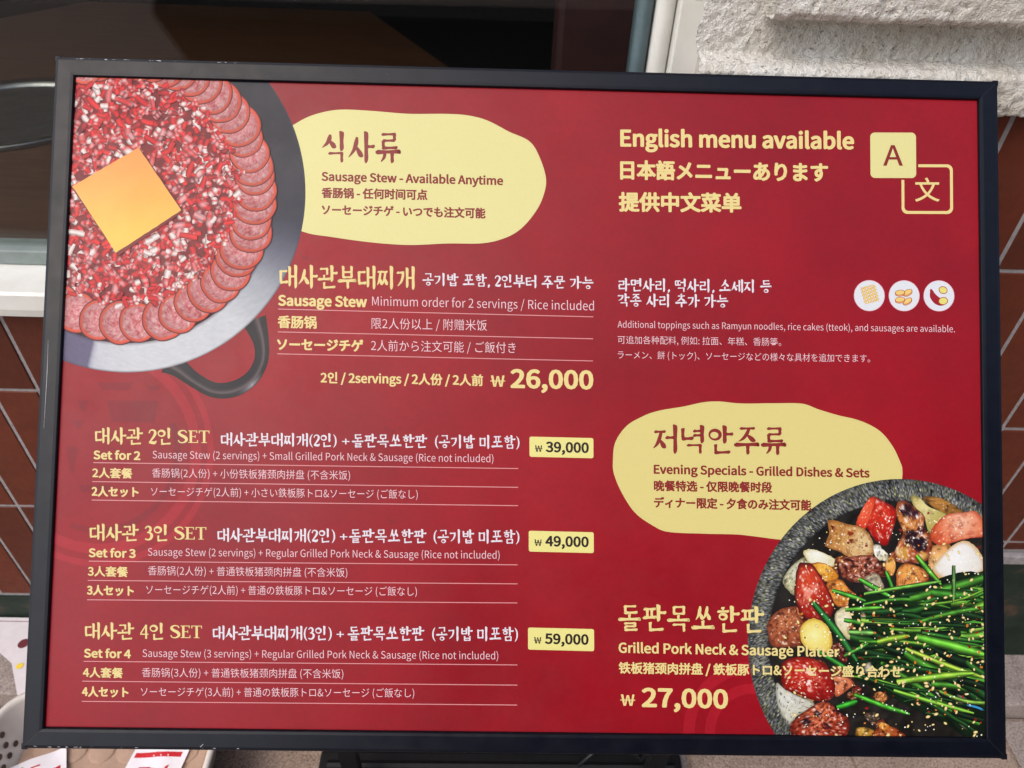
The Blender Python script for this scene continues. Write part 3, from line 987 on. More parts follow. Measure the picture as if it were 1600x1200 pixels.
foodpiece('meat_piece', sA([(768, 470), (850, 465), (930, 490), (1080, 530), (1165, 640), (1172, 760), (1050, 822), (980, 812), (870, 740), (745, 690), (775, 580)]), (200, 148, 84), (228, 204, 158), (120, 66, 28), hc=(1350, 850), spots=[(1302, 822, 4, (110, 30, 14)), (1330, 832, 5, (150, 60, 20)), (1331, 842, 4, (120, 40, 14))], rough=0.22, pepper=0.5)
foodpiece('onion_piece', sA([(1170, 690), (1230, 680), (1257, 760), (1250, 815), (1190, 790)]), (226, 220, 190))
foodpiece('onion_piece', sA([(360, 1000), (440, 870), (560, 790), (620, 850), (560, 980), (480, 1125), (410, 1090)]), (198, 194, 150), (214, 214, 190), pepper=0.5)
foodpiece('onion_piece', sA([(545, 745), (600, 720), (680, 732), (820, 800), (835, 850), (780, 875), (680, 840), (600, 845)]), (226, 222, 192), (238, 238, 228), (180, 160, 90), rough=0.1, edge=0.6)
foodpiece('meat_piece', sA([(620, 850), (740, 845), (830, 910), (855, 980), (750, 1010), (680, 960)]), (214, 148, 48), (240, 196, 90), (110, 50, 24), rough=0.3)
foodpiece('meat_piece', sA([(820, 830), (900, 790), (1000, 780), (1100, 770), (1200, 790), (1262, 900), (1240, 960), (1120, 1010), (1000, 1010), (880, 960)]), (140, 68, 46), (186, 110, 82), (60, 24, 22), rough=0.6, hs=1.2, scale=0.2)
foodpiece('meat_piece', sA([(755, 1020), (880, 990), (960, 1080), (1050, 1150), (1000, 1215), (850, 1230), (780, 1130)]), (206, 130, 52), (236, 170, 80), (110, 54, 24), rough=0.4, pepper=0.6)
foodpiece('onion_piece', sA([(1100, 960), (1200, 935), (1262, 1040), (1255, 1140), (1150, 1110), (1085, 1040)]), (170, 155, 128), (200, 190, 165))
foodpiece('onion_piece', sC([(760, 130), (850, 75), (890, 120), (893, 190), (852, 280), (905, 350), (835, 330), (765, 235)]), (216, 204, 158), (236, 230, 206), rough=0.12)
foodpiece('pepper_piece', [(1247, 882), (1258, 877), (1270, 880), (1283, 898), (1295, 920), (1303, 942), (1300, 958), (1288, 967), (1270, 968), (1254, 962), (1245, 945), (1241, 920)], (170, 40, 24), (214, 84, 50), (62, 16, 26), hc=(1262, 905), rough=0.1, hs=0.6, spots=[(1262, 925, 9, (232, 150, 130)), (1272, 915, 6, (226, 140, 120)), (1258, 915, 5, (236, 170, 150))], edge=0.8)
foodpiece('meat_piece', sC([(205, 210), (280, 120), (370, 85), (435, 82), (450, 140), (505, 222), (470, 300), (472, 392), (350, 412), (240, 402), (203, 300)]), (158, 84, 52), (196, 124, 84), (78, 34, 24), rough=0.5, scale=0.2)
foodpiece('garlic_clove', sC([(465, 300), (490, 220), (565, 178), (650, 200), (710, 270), (728, 370), (690, 450), (560, 440), (490, 385)]), (232, 206, 96), (238, 234, 170), (170, 120, 30), hc=(1272, 990), rough=0.06)
foodpiece('onion_piece', sC([(268, 710), (330, 740), (430, 800), (560, 850), (570, 900), (450, 960), (400, 1015), (360, 1030), (285, 900)]), (206, 204, 186), (222, 222, 214), pepper=0.9, rough=0.1)
foodpiece('sausage_piece', sC([(715, 660), (830, 650), (905, 700), (855, 752), (755, 805)]), (206, 112, 72), (230, 160, 120))
foodpiece('tomato_piece', sC([(308, 610), (330, 530), (430, 490), (560, 498), (680, 560), (740, 670), (742, 790), (690, 845), (590, 842), (450, 792), (330, 742)]), (158, 22, 14), (206, 60, 36), (60, 8, 10), rough=0.15, hs=0.8, spots=[(1265, 1048, 5, (244, 210, 200)), (1262, 1063, 4, (246, 224, 216)), (1264, 1074, 4, (232, 170, 160)), (1258, 1040, 3, (244, 220, 214))])
foodpiece('meat_piece', sC([(380, 1050), (440, 980), (560, 890), (660, 850), (730, 880), (770, 930), (850, 985), (865, 1080), (800, 1150), (600, 1170), (420, 1150)]), (160, 52, 28), (226, 130, 84), (56, 18, 20), spots=[(1258, 1124, 9, (52, 22, 30)), (1275, 1112, 7, (62, 26, 34)), (1290, 1130, 6, (90, 30, 30))], rough=0.5, scale=0.22, hs=1.8)
foodpiece('meat_piece', sC([(920, 1070), (1000, 1060), (1080, 1100), (1060, 1150), (930, 1150)]), (168, 118, 44), (214, 176, 84))
foodpiece('meat_piece', sD([(20, 1090), (120, 1040), (260, 1100), (250, 1160), (20, 1160)]), (150, 58, 26), (196, 120, 60), rough=0.5)
foodpiece('meat_piece', sD([(50, 1040), (90, 1015), (150, 1050), (100, 1085)]), (196, 120, 44), (236, 180, 80))
foodpiece('meat_piece', sC([(980, 960), (1060, 930), (1120, 980), (1040, 1020)]), (84, 68, 54))

# chives: a fan of glossy leaf strips
GREENS = [(52, 116, 34), (34, 84, 28), (92, 144, 44), (18, 50, 20), (112, 152, 56), (62, 124, 36), (12, 30, 14), (24, 64, 24), (16, 40, 18)]
def leaf(name, x0, y0, x1, y1, w, col, bend=0.0, parent=bowl, blue=False):
    n, m = 14, 5
    d = Vector((x1 - x0, y1 - y0)); L = d.length; d.normalize(); q = Vector((-d.y, d.x))
    pts, fs, cs = [], [], []
    sd = random.uniform(0, 99)
    for i in range(n + 1):
        t = i / n
        ww = w * (0.75 + 0.25 * math.sin(t * math.pi)) * (1 if t < 0.85 else max(0.35, 1 - (t - 0.85) * 3))
        off = bend * L * math.sin(t * math.pi)
        for j in range(m + 1):
            s = j / m
            x = x0 + d.x * L * t + q.x * ((s - 0.5) * ww + off); y = y0 + d.y * L * t + q.y * ((s - 0.5) * ww + off)
            k = (0.2, 0.8, 1.3, 1.0, 0.55, 0.18)[j] * (1 + 0.35 * noise.noise(Vector((t * L * 0.09, s * 2.0, sd))))
            c = tuple(min(255, v * k + (14 if j == 2 else 0)) for v in col)
            if blue and 0.25 < t < 0.6 and 1 <= j <= 3: c = (60, 150, 205)
            pts.append((x, y, 0)); cs.append(c)
    for i in range(n):
        for j in range(m):
            k = i * (m + 1) + j
            fs.append((k, k + 1, k + m + 2, k + m + 1))
    return pts, fs, cs
def in_poly(x, y, poly):
    r = False
    n = len(poly)
    for i in range(n):
        (x0, y0), (x1, y1) = poly[i], poly[i - 1]
        if (y0 > y) != (y1 > y) and x < (x1 - x0) * (y - y0) / (y1 - y0) + x0: r = not r
    return r
GP = [(1300, 912), (1345, 918), (1400, 916), (1470, 912), (1545, 896), (1545, 1150), (1500, 1140), (1430, 1108), (1370, 1080), (1318, 1050), (1296, 1010), (1330, 985), (1322, 950)]
# dark bed below the leaves
foodpiece('chive_bed', [(1330, 930), (1420, 915), (1545, 905), (1545, 1150), (1480, 1130), (1390, 1085), (1325, 1045), (1335, 985)], (22, 44, 20), (30, 70, 26), (8, 16, 8), rough=0.6, nr=16)
leaves = 0
i = 0
while leaves < 105 and i < 5000:
    i += 1
    x = random.uniform(1296, 1540); y = random.uniform(900, 1150)
    if not in_poly(x, y, GP): continue
    v = (y - 905) / 240.0
    ang = math.radians(-11 + 40 * v + random.gauss(0, 9))
    L = random.uniform(50, 170); w = random.choice((5, 7, 10, 13, 17))
    x1, y1 = x + L * math.cos(ang), y + L * math.sin(ang)
    if y1 > 1150 or (x1 < 1535 and not in_poly(min(x1, 1540), y1, GP)): continue
    p, f, c = leaf('chive', x, y, min(x1, 1556), y1, w, random.choice(GREENS), random.uniform(-0.10, 0.10), blue=random.random() < 0.02)
    pmesh('chive_leaf', p, f, c, bowl)
    nextlayer(0.0000006)
    leaves += 1
for args in ((1432, 865, 1470, 910, 9, (90, 170, 50)), (1490, 880, 1489, 938, 7, (84, 130, 60)), (1384, 890, 1396, 922, 7, (60, 150, 44)), (1342, 902, 1392, 930, 9, (76, 170, 50)),
             (1269, 938, 1338, 1030, 12, (40, 112, 46)), (1318, 1022, 1356, 1002, 7, (70, 140, 50)), (1306, 1102, 1338, 1092, 11, (50, 150, 40)), (1334, 1082, 1420, 1112, 9, (70, 160, 44)),
             (1318, 966, 1350, 972, 8, (64, 140, 40)), (1320, 950, 1378, 946, 8, (88, 160, 50)), (1326, 985, 1366, 986, 10, (110, 170, 80)), (1430, 992, 1540, 1020, 17, (96, 176, 50)), (1370, 1000, 1420, 990, 12, (130, 170, 50)),
             (1414, 1010, 1540, 1056, 9, (150, 190, 60)), (1400, 1062, 1520, 1048, 13, (130, 184, 56)), (1274, 1012, 1330, 1046, 9, (50, 130, 44)), (1300, 920, 1352, 936, 8, (70, 150, 46)), (1395, 1075, 1520, 1110, 8, (120, 180, 56)), (1350, 925, 1470, 905, 7, (100, 165, 60)), (1440, 985, 1538, 1000, 8, (40, 100, 34))):
    p, f, c = leaf('chive', *args, random.uniform(-0.02, 0.02))
    pmesh('chive_leaf', p, f, c, bowl)
    nextlayer(0.0000006)
# sesame and chilli flakes
P, F, Cc = [], [], []
n_s = 0
while n_s < 270:
    x = random.uniform(1225, 1536); y = random.uniform(775, 1146)
    g = in_poly(x, y, GP)
    d = ((x - BCX) / (BRX - 40)) ** 2 + ((y - BCY) / (BRY - 42)) ** 2
    if d > 1 or (not g and random.random() > 0.20): continue
    a = random.uniform(0, 3.14)
    if random.random() < 0.70:
        rr = random.uniform(2.2, 3.8)
        blobpiece(P, F, Cc, x, y, rr, rr * 0.6, a, lambda r, a_, x_, y_: (246, 228, 160) if r < 0.7 else (190, 150, 84), n_s * 1e-7, 2, 9)
    else:
        rr = random.uniform(1.2, 3.0)
        cc = random.choice([(150, 26, 16), (206, 120, 40), (120, 20, 14)])
        blobpiece(P, F, Cc, x, y, rr, rr * 0.7, a, lambda r, a_, x_, y_: cc, n_s * 1e-7, 1, 7)
    n_s += 1
pmesh('sesame_seeds', P, F, Cc, bowl, kind='stuff')
nextlayer(0.00004)
P, F, Cc = [], [], []
for i in range(420):
    x = random.uniform(1225, 1536); y = random.uniform(775, 1146)
    d = ((x - BCX) / (BRX - 40)) ** 2 + ((y - BCY) / (BRY - 42)) ** 2
    if d > 1: continue
    rr = random.uniform(0.6, 1.4)
    cc = random.choice([(255, 246, 214), (240, 230, 190), (255, 255, 245), (230, 200, 120)])
    blobpiece(P, F, Cc, x, y, rr, rr, 0, lambda r, a_, x_, y_: cc, i * 1e-7, 1, 6)
pmesh('oil_glints', P, F, Cc, bowl, kind='stuff')
nextlayer(0.00005)
BOWL_TOP = ZP[0]
TEXT_Z = PICZ + 0.00005

# ---------------------------------------------------------------- lettering
FONT = None
try:
    FONT = bpy.data.fonts.load(os.path.join(bpy.utils.system_resource('DATAFILES'), 'fonts', 'Noto Sans CJK Regular.woff2'))
except Exception:
    FONT = None
def glyphs(text, offset=0.0):
    c = bpy.data.curves.new('t', 'FONT')
    if FONT: c.font = FONT
    c.body = text; c.size = 1.0; c.resolution_u = 3; c.offset = offset
    o = bpy.data.objects.new('t', c)
    COL.objects.link(o)
    bpy.context.view_layer.update()
    me = bpy.data.meshes.new_from_object(o.evaluated_get(bpy.context.evaluated_depsgraph_get()))
    vs = [(v.co.x, v.co.y) for v in me.vertices]; fs = [tuple(p.vertices) for p in me.polygons]
    bpy.data.objects.remove(o); bpy.data.curves.remove(c); bpy.data.meshes.remove(me)
    return vs, fs
hv, _ = glyphs('H')
CAP = max(v[1] for v in hv)                  # cap height in font units
EM = CAP / 0.733
WEIGHT = {'light': (), 'medium': (0.010,), 'bold': (0.017, 0.032), 'black': (0.022, 0.043)}
def text(body, x0, y0, x1, y1, em, weight='light', col=YTX, name='text_line', parent=None, font_off=None):
    off = -0.0022 if weight == 'light' else 0.0
    vs, fs = glyphs(body, off)
    mx0 = min(v[0] for v in vs); mx1 = max(v[0] for v in vs)
    sx = (x1 - x0) / (mx1 - mx0); sy = em / EM
    shifts = [(0.0, 0.0)]
    if weight != 'light':
        for k, r in enumerate(WEIGHT[weight]):
            n = 8
            for i in range(n):
                a = 2 * math.pi * (i + 0.5 * k) / n
                shifts.append((r * math.cos(a) * em, r * math.sin(a) * em * 0.85))
    P, F = [], []
    for i, (dx, dy) in enumerate(shifts):
        b = len(P)
        for vx, vy in vs:
            X = (vx - mx0) * sx
            P.append((x0 + X + dx, y0 + (y1 - y0) * X / (x1 - x0) - vy * sy + dy, i * 1.0e-6))
        F += [tuple(q + b for q in f) for f in fs]
    ZP[0] = TEXT_Z
    return pmesh(name, P, F, [col] * len(P), parent or panel)

# brush-style hangul, composed stroke by stroke
def H(x0, x1, y, w=0.085, rise=0.05):
    return ('H', x0, x1, y, w, rise)
def V(x, y0, y1, w=0.105):
    return ('V', x, y0, y1, w)
def D(pts):
    return ('D', pts)
J = {
 'ㄱ': [H(0.0, 0.76, 0.86), D([(0.76, 0.95, 0.10), (0.74, 0.62, 0.105), (0.54, 0.26, 0.085), (0.10, -0.04, 0.03)])],
 'ㄱf': [H(0.05, 0.9, 0.86), V(0.86, 0.92, 0.0)],
 'ㄴ': [V(0.14, 1.0, 0.12), H(0.10, 1.0, 0.12, 0.11, 0.10)],
 'ㄷ': [H(0.06, 0.92, 0.86), V(0.16, 0.86, 0.14), H(0.12, 1.0, 0.12, 0.11, 0.08)],
 'ㄹ': [H(0.08, 0.9, 0.92), V(0.86, 0.92, 0.55), H(0.12, 0.86, 0.52), V(0.16, 0.52, 0.1), H(0.12, 1.0, 0.06, 0.10)],
 'ㅁ': [V(0.14, 0.95, 0.05), H(0.12, 0.88, 0.88), V(0.86, 0.95, 0.03), H(0.14, 0.86, 0.10)],
 'ㅂ': [V(0.14, 1.0, 0.05), V(0.86, 1.0, 0.03), H(0.14, 0.86, 0.52), H(0.14, 0.86, 0.08)],
 'ㅅ': [D([(0.56, 1.02, 0.07), (0.50, 0.72, 0.13), (0.32, 0.35, 0.10), (-0.05, 0.0, 0.02)]), D([(0.44, 0.62, 0.03), (0.62, 0.38, 0.11), (0.82, 0.14, 0.15), (1.0, 0.06, 0.05)])],
 'ㅇ': [('O', 0.5, 0.48, 0.42, 0.44, 0.095)],
 'ㅈ': [H(0.06, 0.94, 0.9), D([(0.62, 0.90, 0.09), (0.48, 0.55, 0.11), (0.26, 0.22, 0.09), (-0.05, 0.0, 0.02)]), D([(0.46, 0.50, 0.03), (0.64, 0.32, 0.11), (0.84, 0.12, 0.15), (1.02, 0.04, 0.05)])],
 'ㅊ': [D([(0.40, 1.08, 0.05), (0.58, 0.96, 0.14)]), H(0.06, 0.94, 0.78), D([(0.60, 0.78, 0.09), (0.46, 0.48, 0.11), (0.26, 0.2, 0.09), (-0.05, 0.0, 0.02)]), D([(0.46, 0.44, 0.03), (0.64, 0.28, 0.11), (0.84, 0.1, 0.15), (1.02, 0.02, 0.05)])],
 'ㅌ': [H(0.06, 0.92, 0.92), V(0.16, 0.92, 0.14), H(0.18, 0.84, 0.52), H(0.12, 1.0, 0.10, 0.11, 0.08)],
 'ㅍ': [H(0.04, 0.96, 0.86), V(0.32, 0.86, 0.16, 0.09), V(0.68, 0.86, 0.16, 0.09), H(0.0, 1.02, 0.10, 0.10, 0.08)],
 'ㅎ': [D([(0.36, 1.10, 0.05), (0.60, 0.98, 0.14)]), H(0.06, 0.94, 0.76), ('O', 0.5, 0.28, 0.33, 0.29, 0.09)],
 'ㅏ': [V(0.35, 1.0, 0.0, 0.125), H(0.40, 1.0, 0.52, 0.10, 0.02)],
 'ㅑ': [V(0.35, 1.0, 0.0, 0.125), H(0.40, 1.0, 0.64), H(0.40, 1.0, 0.42)],
 'ㅓ': [V(0.75, 1.0, 0.0, 0.125), H(0.05, 0.70, 0.55, 0.10, 0.02)],
 'ㅕ': [V(0.75, 1.0, 0.0, 0.125), H(0.10, 0.70, 0.68, 0.09), H(0.10, 0.70, 0.42, 0.09)],
 'ㅣ': [V(0.55, 1.0, 0.0, 0.13)],
 'ㅐ': [V(0.20, 0.94, 0.08, 0.11), V(0.82, 1.0, 0.0, 0.12), H(0.22, 0.80, 0.50, 0.09, 0.02)],
 'ㅔ': [V(0.42, 0.94, 0.08, 0.11), V(0.86, 1.0, 0.0, 0.12), H(-0.10, 0.40, 0.52, 0.09, 0.02)],
 'ㅗ': [V(0.5, 1.0, 0.35, 0.10), H(0.0, 1.0, 0.28, 0.12, 0.06)],
 'ㅜ': [H(0.0, 1.0, 0.75, 0.12, 0.06), V(0.55, 0.75, -0.15, 0.11)],
 'ㅠ': [H(0.0, 1.0, 0.78, 0.12, 0.06), D([(0.36, 0.75, 0.10), (0.32, 0.3, 0.09), (0.18, -0.1, 0.03)]), V(0.68, 0.78, -0.15, 0.11)],
 'ㅡ': [H(0.0, 1.0, 0.5, 0.13, 0.06)],
}
for dbl, s in (('ㅉ', 'ㅈ'), ('ㄸ', 'ㄷ'), ('ㅆ', 'ㅅ')): J[dbl] = ('double', s)
CHO = 'ㄱㄲㄴㄷㄸㄹㅁㅂㅃㅅㅆㅇㅈㅉㅊㅋㅌㅍㅎ'
JUNG = ['ㅏ', 'ㅐ', 'ㅑ', 'ㅒ', 'ㅓ', 'ㅔ', 'ㅕ', 'ㅖ', 'ㅗ', 'ㅘ', 'ㅙ', 'ㅚ', 'ㅛ', 'ㅜ', 'ㅝ', 'ㅞ', 'ㅟ', 'ㅠ', 'ㅡ', 'ㅢ', 'ㅣ']
JONG = ['', 'ㄱ', 'ㄲ', 'ㄳ', 'ㄴ', 'ㄵ', 'ㄶ', 'ㄷ', 'ㄹ', 'ㄺ', 'ㄻ', 'ㄼ', 'ㄽ', 'ㄾ', 'ㄿ', 'ㅀ', 'ㅁ', 'ㅂ', 'ㅄ', 'ㅅ', 'ㅆ', 'ㅇ', 'ㅈ', 'ㅊ', 'ㅋ', 'ㅌ', 'ㅍ', 'ㅎ']
BOLD = 1.28
def poly_ribbon(pts, out, sub=5):
    pts = [(x, y, w * BOLD) for x, y, w in pts]
    Q = smooth_open(pts, sub * (len(pts) - 1)) if len(pts) > 2 else pts
    L, R = [], []
    for i, (x, y, w) in enumerate(Q):
        a = Q[max(0, i - 1)]; b = Q[min(len(Q) - 1, i + 1)]
        d = Vector((b[0] - a[0], b[1] - a[1]))
        if d.length < 1e-9: d = Vector((1, 0))
        d.normalize()
        L.append((x - d.y * w / 2, y + d.x * w / 2)); R.append((x + d.y * w / 2, y - d.x * w / 2))
    out.append(('strip', L, R))
def jamo_strokes(sym, bx, out, fin=False, ws=1.0):
    x0, y0, x1, y1 = bx
    spec = J.get(sym + 'f') if fin and sym + 'f' in J else J[sym]
    if isinstance(spec, tuple):
        w = (x1 - x0)
        jamo_strokes(spec[1], (x0, y0, x0 + w * 0.50, y1), out, fin, ws * 0.86)
        jamo_strokes(spec[1], (x0 + w * 0.46, y0, x1, y1), out, fin, ws * 0.86)
        return
    X = lambda u: x0 + (x1 - x0) * u
    Y = lambda v: y0 + (y1 - y0) * v
    for s in spec:
        if s[0] == 'H':
            _, a, b, y, w, rise = s
            w *= ws; r = rise * 0.55 * (X(b) - X(a))
            A_, B_ = X(a), X(b); yy = Y(y)
            poly_ribbon([(A_, yy - r * 0.5 + w * 0.25, w * 0.45), (A_ + 0.03, yy - r * 0.5 + w * 0.05, w * 1.05), (A_ + (B_ - A_) * 0.45, yy, w * 0.72), (B_ - 0.05, yy + r * 0.5, w * 0.95), (B_ - 0.012, yy + r * 0.5 - w * 0.08, w * 1.15), (B_ + 0.015, yy + r * 0.5 - w * 0.35, w * 0.35)], out)
        elif s[0] == 'V':
            _, x, a, b, w = s
            w *= ws; xx = X(x); A_, B_ = Y(a), Y(b); L = A_ - B_
            if L > 0.45:
                poly_ribbon([(xx - w * 0.62, A_ + w * 0.18, w * 0.30), (xx - w * 0.18, A_ - w * 0.30, w * 1.05)], out)
            poly_ribbon([(xx - w * 0.05, A_, w * 0.9), (xx, A_ - L * 0.12, w * 1.1), (xx - w * 0.03, A_ - L * 0.5, w * 0.88), (xx, A_ - L * 0.85, w * 0.98), (xx - w * 0.14, B_ + w * 0.1, w * 0.68), (xx - w * 0.35, B_ - w * 0.25, w * 0.12)], out)
        elif s[0] == 'D':
            poly_ribbon([(X(x), Y(y), w * ws) for x, y, w in s[1]], out)
        elif s[0] == 'O':
            _, cx, cy, rx, ry, w = s
            R_ = min((x1 - x0) * rx, (y1 - y0) * ry * 1.25); Rx = R_ * 1.05; Ry = min(R_, (y1 - y0) * ry)
            L, R = [], []
            for i in range(25):
                a = 2 * math.pi * i / 24 + 1.9
                ww = BOLD * w * ws * (0.85 + 0.3 * math.cos(a - 0.6))
                L.append((X(cx) + (Rx + ww * 0.3) * math.cos(a), Y(cy) + (Ry + ww * 0.3) * math.sin(a)))
                R.append((X(cx) + (Rx - ww * 0.7) * math.cos(a), Y(cy) + (Ry - ww * 0.7) * math.sin(a)))
            out.append(('strip', L, R))
def syllable(ch):
    k = ord(ch) - 0xAC00
    c, j, f = CHO[k // 588], JUNG[(k % 588) // 28], JONG[k % 28]
    out = []
    vert = j in 'ㅏㅑㅓㅕㅣㅐㅔ'
    if vert:
        wide = j in 'ㅐㅔ'
        vx0 = 0.46 if wide else 0.52
        if j in 'ㅓㅕ': vx0 = 0.46
        ix1 = 0.44 if wide else 0.56
        if j in 'ㅓㅕㅔ': ix1 = 0.48
        if f:
            jamo_strokes(c, (0.04, 0.48, ix1, 0.92), out)
            jamo_strokes(j, (vx0, 0.40, 0.98, 1.02), out)
            jamo_strokes(f, (0.24, 0.0, 0.86, 0.34), out, True, 0.88)
        else:
            jamo_strokes(c, (0.02, 0.16, ix1, 0.84), out)
            jamo_strokes(j, (vx0, 0.0, 0.98, 1.02), out)
    elif j == 'ㅘ':
        top = 0.92 if f else 0.90
        lo = 0.38 if f else 0.2
        jamo_strokes(c, (0.08, 0.62 if f else 0.55, 0.54, top), out, True, 0.9)
        jamo_strokes('ㅗ', (0.0, lo - 0.05, 0.62, lo + 0.22), out, False, 0.85)
        jamo_strokes('ㅏ', (0.58, lo - 0.06 if f else 0.0, 1.0, 1.02), out)
        if f: jamo_strokes(f, (0.22, 0.0, 0.88, 0.26), out, True, 0.85)
    else:
        if f:
            jamo_strokes(c, (0.22, 0.66, 0.80, 1.0), out, True, 0.85)
            jamo_strokes(j, (0.05, 0.36, 0.92, 0.64), out, False, 0.85)
            jamo_strokes(f, (0.22, 0.0, 0.80, 0.30), out, True, 0.85)
        else:
            jamo_strokes(c, (0.20, 0.46, 0.82, 1.0), out, j in 'ㅜㅠ', 0.95)
            jamo_strokes(j, (0.05, 0.06, 0.92, 0.44), out)
    return out
SERIF = {
 'S': (0.56, [D([(0.50, 0.80, 0.05), (0.44, 0.95, 0.05), (0.28, 0.99, 0.06), (0.13, 0.90, 0.09), (0.10, 0.74, 0.12), (0.22, 0.60, 0.14), (0.40, 0.47, 0.15), (0.50, 0.30, 0.13), (0.46, 0.12, 0.10), (0.30, 0.01, 0.06), (0.12, 0.05, 0.05), (0.05, 0.22, 0.05)])]),
 'E': (0.60, [('R', 0.12, 0.25, 0.0, 1.0), ('R', 0.04, 0.54, 0.94, 1.0), ('R', 0.04, 0.58, 0.0, 0.06), ('R', 0.25, 0.44, 0.48, 0.54), ('R', 0.49, 0.54, 0.80, 0.94), ('R', 0.53, 0.58, 0.06, 0.22), ('R', 0.41, 0.45, 0.40, 0.62)]),
 'T': (0.64, [('R', 0.26, 0.39, 0.0, 0.94), ('R', 0.03, 0.62, 0.94, 1.0), ('R', 0.17, 0.48, 0.0, 0.05), ('R', 0.03, 0.08, 0.78, 0.94), ('R', 0.57, 0.62, 0.78, 0.94)]),
 '2': (0.56, [D([(0.06, 0.74, 0.07), (0.12, 0.92, 0.06), (0.28, 0.98, 0.07), (0.43, 0.88, 0.11), (0.44, 0.68, 0.13), (0.30, 0.40, 0.10), (0.08, 0.10, 0.06)]), D([(0.04, 0.06, 0.05), (0.2, 0.06, 0.13), (0.42, 0.05, 0.13), (0.52, 0.20, 0.03)])]),
 '3': (0.56, [D([(0.07, 0.82, 0.06), (0.18, 0.97, 0.06), (0.36, 0.93, 0.10), (0.40, 0.74, 0.12), (0.30, 0.57, 0.08), (0.18, 0.53, 0.04)]), D([(0.18, 0.54, 0.04), (0.34, 0.52, 0.08), (0.47, 0.36, 0.13), (0.42, 0.12, 0.12), (0.24, 0.01, 0.07), (0.05, 0.08, 0.07)])]),
 '4': (0.58, [('R', 0.34, 0.46, -0.02, 1.0), D([(0.40, 0.98, 0.06), (0.05, 0.34, 0.06)]), ('R', 0.03, 0.55, 0.27, 0.35)]),
 '(': (0.36, [D([(0.30, 1.06, 0.03), (0.15, 0.80, 0.08), (0.10, 0.45, 0.10), (0.15, 0.12, 0.08), (0.30, -0.14, 0.03)])]),
 ')': (0.36, [D([(0.06, 1.06, 0.03), (0.21, 0.80, 0.08), (0.26, 0.45, 0.10), (0.21, 0.12, 0.08), (0.06, -0.14, 0.03)])]),
 '+': (0.66, [('R', 0.08, 0.58, 0.38, 0.47), ('R', 0.285, 0.375, 0.17, 0.68)]),
 ',': (0.30, [D([(0.10, 0.10, 0.14), (0.15, 0.0, 0.13), (0.06, -0.18, 0.03)])]),
 ' ': (0.34, []),
}
def brush(body, x0, x1, ybl, ytl, dyr=0.0, col=YTX, gap=0.045, name='korean_heading', bold=1.0, parent=None):
    """ybl / ytl: bottom and top of the letters at the left end, dyr: drop of the baseline at the right end"""
    items = []; cur = 0.0
    for ch in body:
        if '가' <= ch <= '힣':
            items.append((cur, syllable(ch))); cur += 1.0 + gap
        else:
            adv, sp = SERIF[ch]
            out = []
            for s in sp:
                if s[0] == 'D': poly_ribbon([(a, 0.06 + b * 0.86, c) for a, b, c in s[1]], out, 6)
                else: out.append(('strip', [(s[1], 0.06 + s[4] * 0.86), (s[2], 0.06 + s[4] * 0.86)], [(s[1], 0.06 + s[3] * 0.86), (s[2], 0.06 + s[3] * 0.86)]))
            items.append((cur, out)); cur += adv
    total = cur - gap
    sx = (x1 - x0) / total; sy = (ybl - ytl)
    P, F = [], []
    z = 0
    for off, strokes in items:
        for si, (_, L, R) in enumerate(strokes):
            b = len(P)
            for l, r in zip(L, R):
                for q in (l, r):
                    X = (off + q[0]) * sx
                    P.append((x0 + X, ybl + dyr * X / (x1 - x0) - q[1] * sy, 2e-6 * si))
            for i in range(len(L) - 1):
                F.append((b + 2 * i, b + 2 * i + 1, b + 2 * i + 3, b + 2 * i + 2))
    ZP[0] = TEXT_Z
    return pmesh(name, P, F, [col] * len(P), parent or panel)

def rule(x0, y0, x1, y1, w=1.3, col=(225, 150, 150)):
    ZP[0] = TEXT_Z
    n = 12
    P = []
    for i in range(n + 1):
        t = i / n
        x = x0 + (x1 - x0) * t; y = y0 + (y1 - y0) * t
        P += [(x, y - w / 2, 0), (x, y + w / 2, 0)]
    pmesh('rule_line', P, [(2 * i, 2 * i + 1, 2 * i + 3, 2 * i + 2) for i in range(n)], [col] * len(P), panel)

# upper left heading
brush('식사류', 504, 629, 253, 207, 1, MAR)
text('Sausage Stew - Available Anytime', 504, 282.5, 788, 288.5, 17.6, 'black', MAR)
text('香肠锅 - 任何时间可点', 504, 308, 669, 311, 17.2, 'black', MAR)
text('ソーセージチゲ - いつでも注文可能', 504, 334.5, 760, 339.5, 17.2, 'black', MAR)
# sausage stew block
brush('대사관부대찌개', 436, 650, 450, 416, 2)
brush('공기밥 포함, 2인부터 주문 가능', 661, 930, 446, 427, 5, WHT)
text('Sausage Stew', 435, 478, 573, 480, 21.0, 'black')
text('Minimum order for 2 servings / Rice included', 582, 478, 930, 484.5, 19.2, 'light', PNK)
text('香肠锅', 434, 511.5, 494, 512.5, 20.5, 'bold')
text('限2人份以上 / 附赠米饭', 581, 513, 762, 515.5, 19, 'light', PNK)
text('ソーセージチゲ', 433, 546.5, 567, 548.5, 20, 'black')
text('2人前から注文可能 / ご飯付き', 580, 547.5, 807, 550.5, 19, 'light', PNK)
rule(434, 484, 929, 494.5); rule(433.5, 519.7, 928.5, 528.8); rule(432.5, 554, 928, 563.5)
text('2인 / 2servings / 2人份 / 2人前', 501, 598.0, 755, 601.5, 19, 'bold')
text('₩', 767, 604, 790, 604, 24, 'medium', name='price_text')
text('26,000', 800, 605, 927, 606.8, 37, 'black', name='price_text')
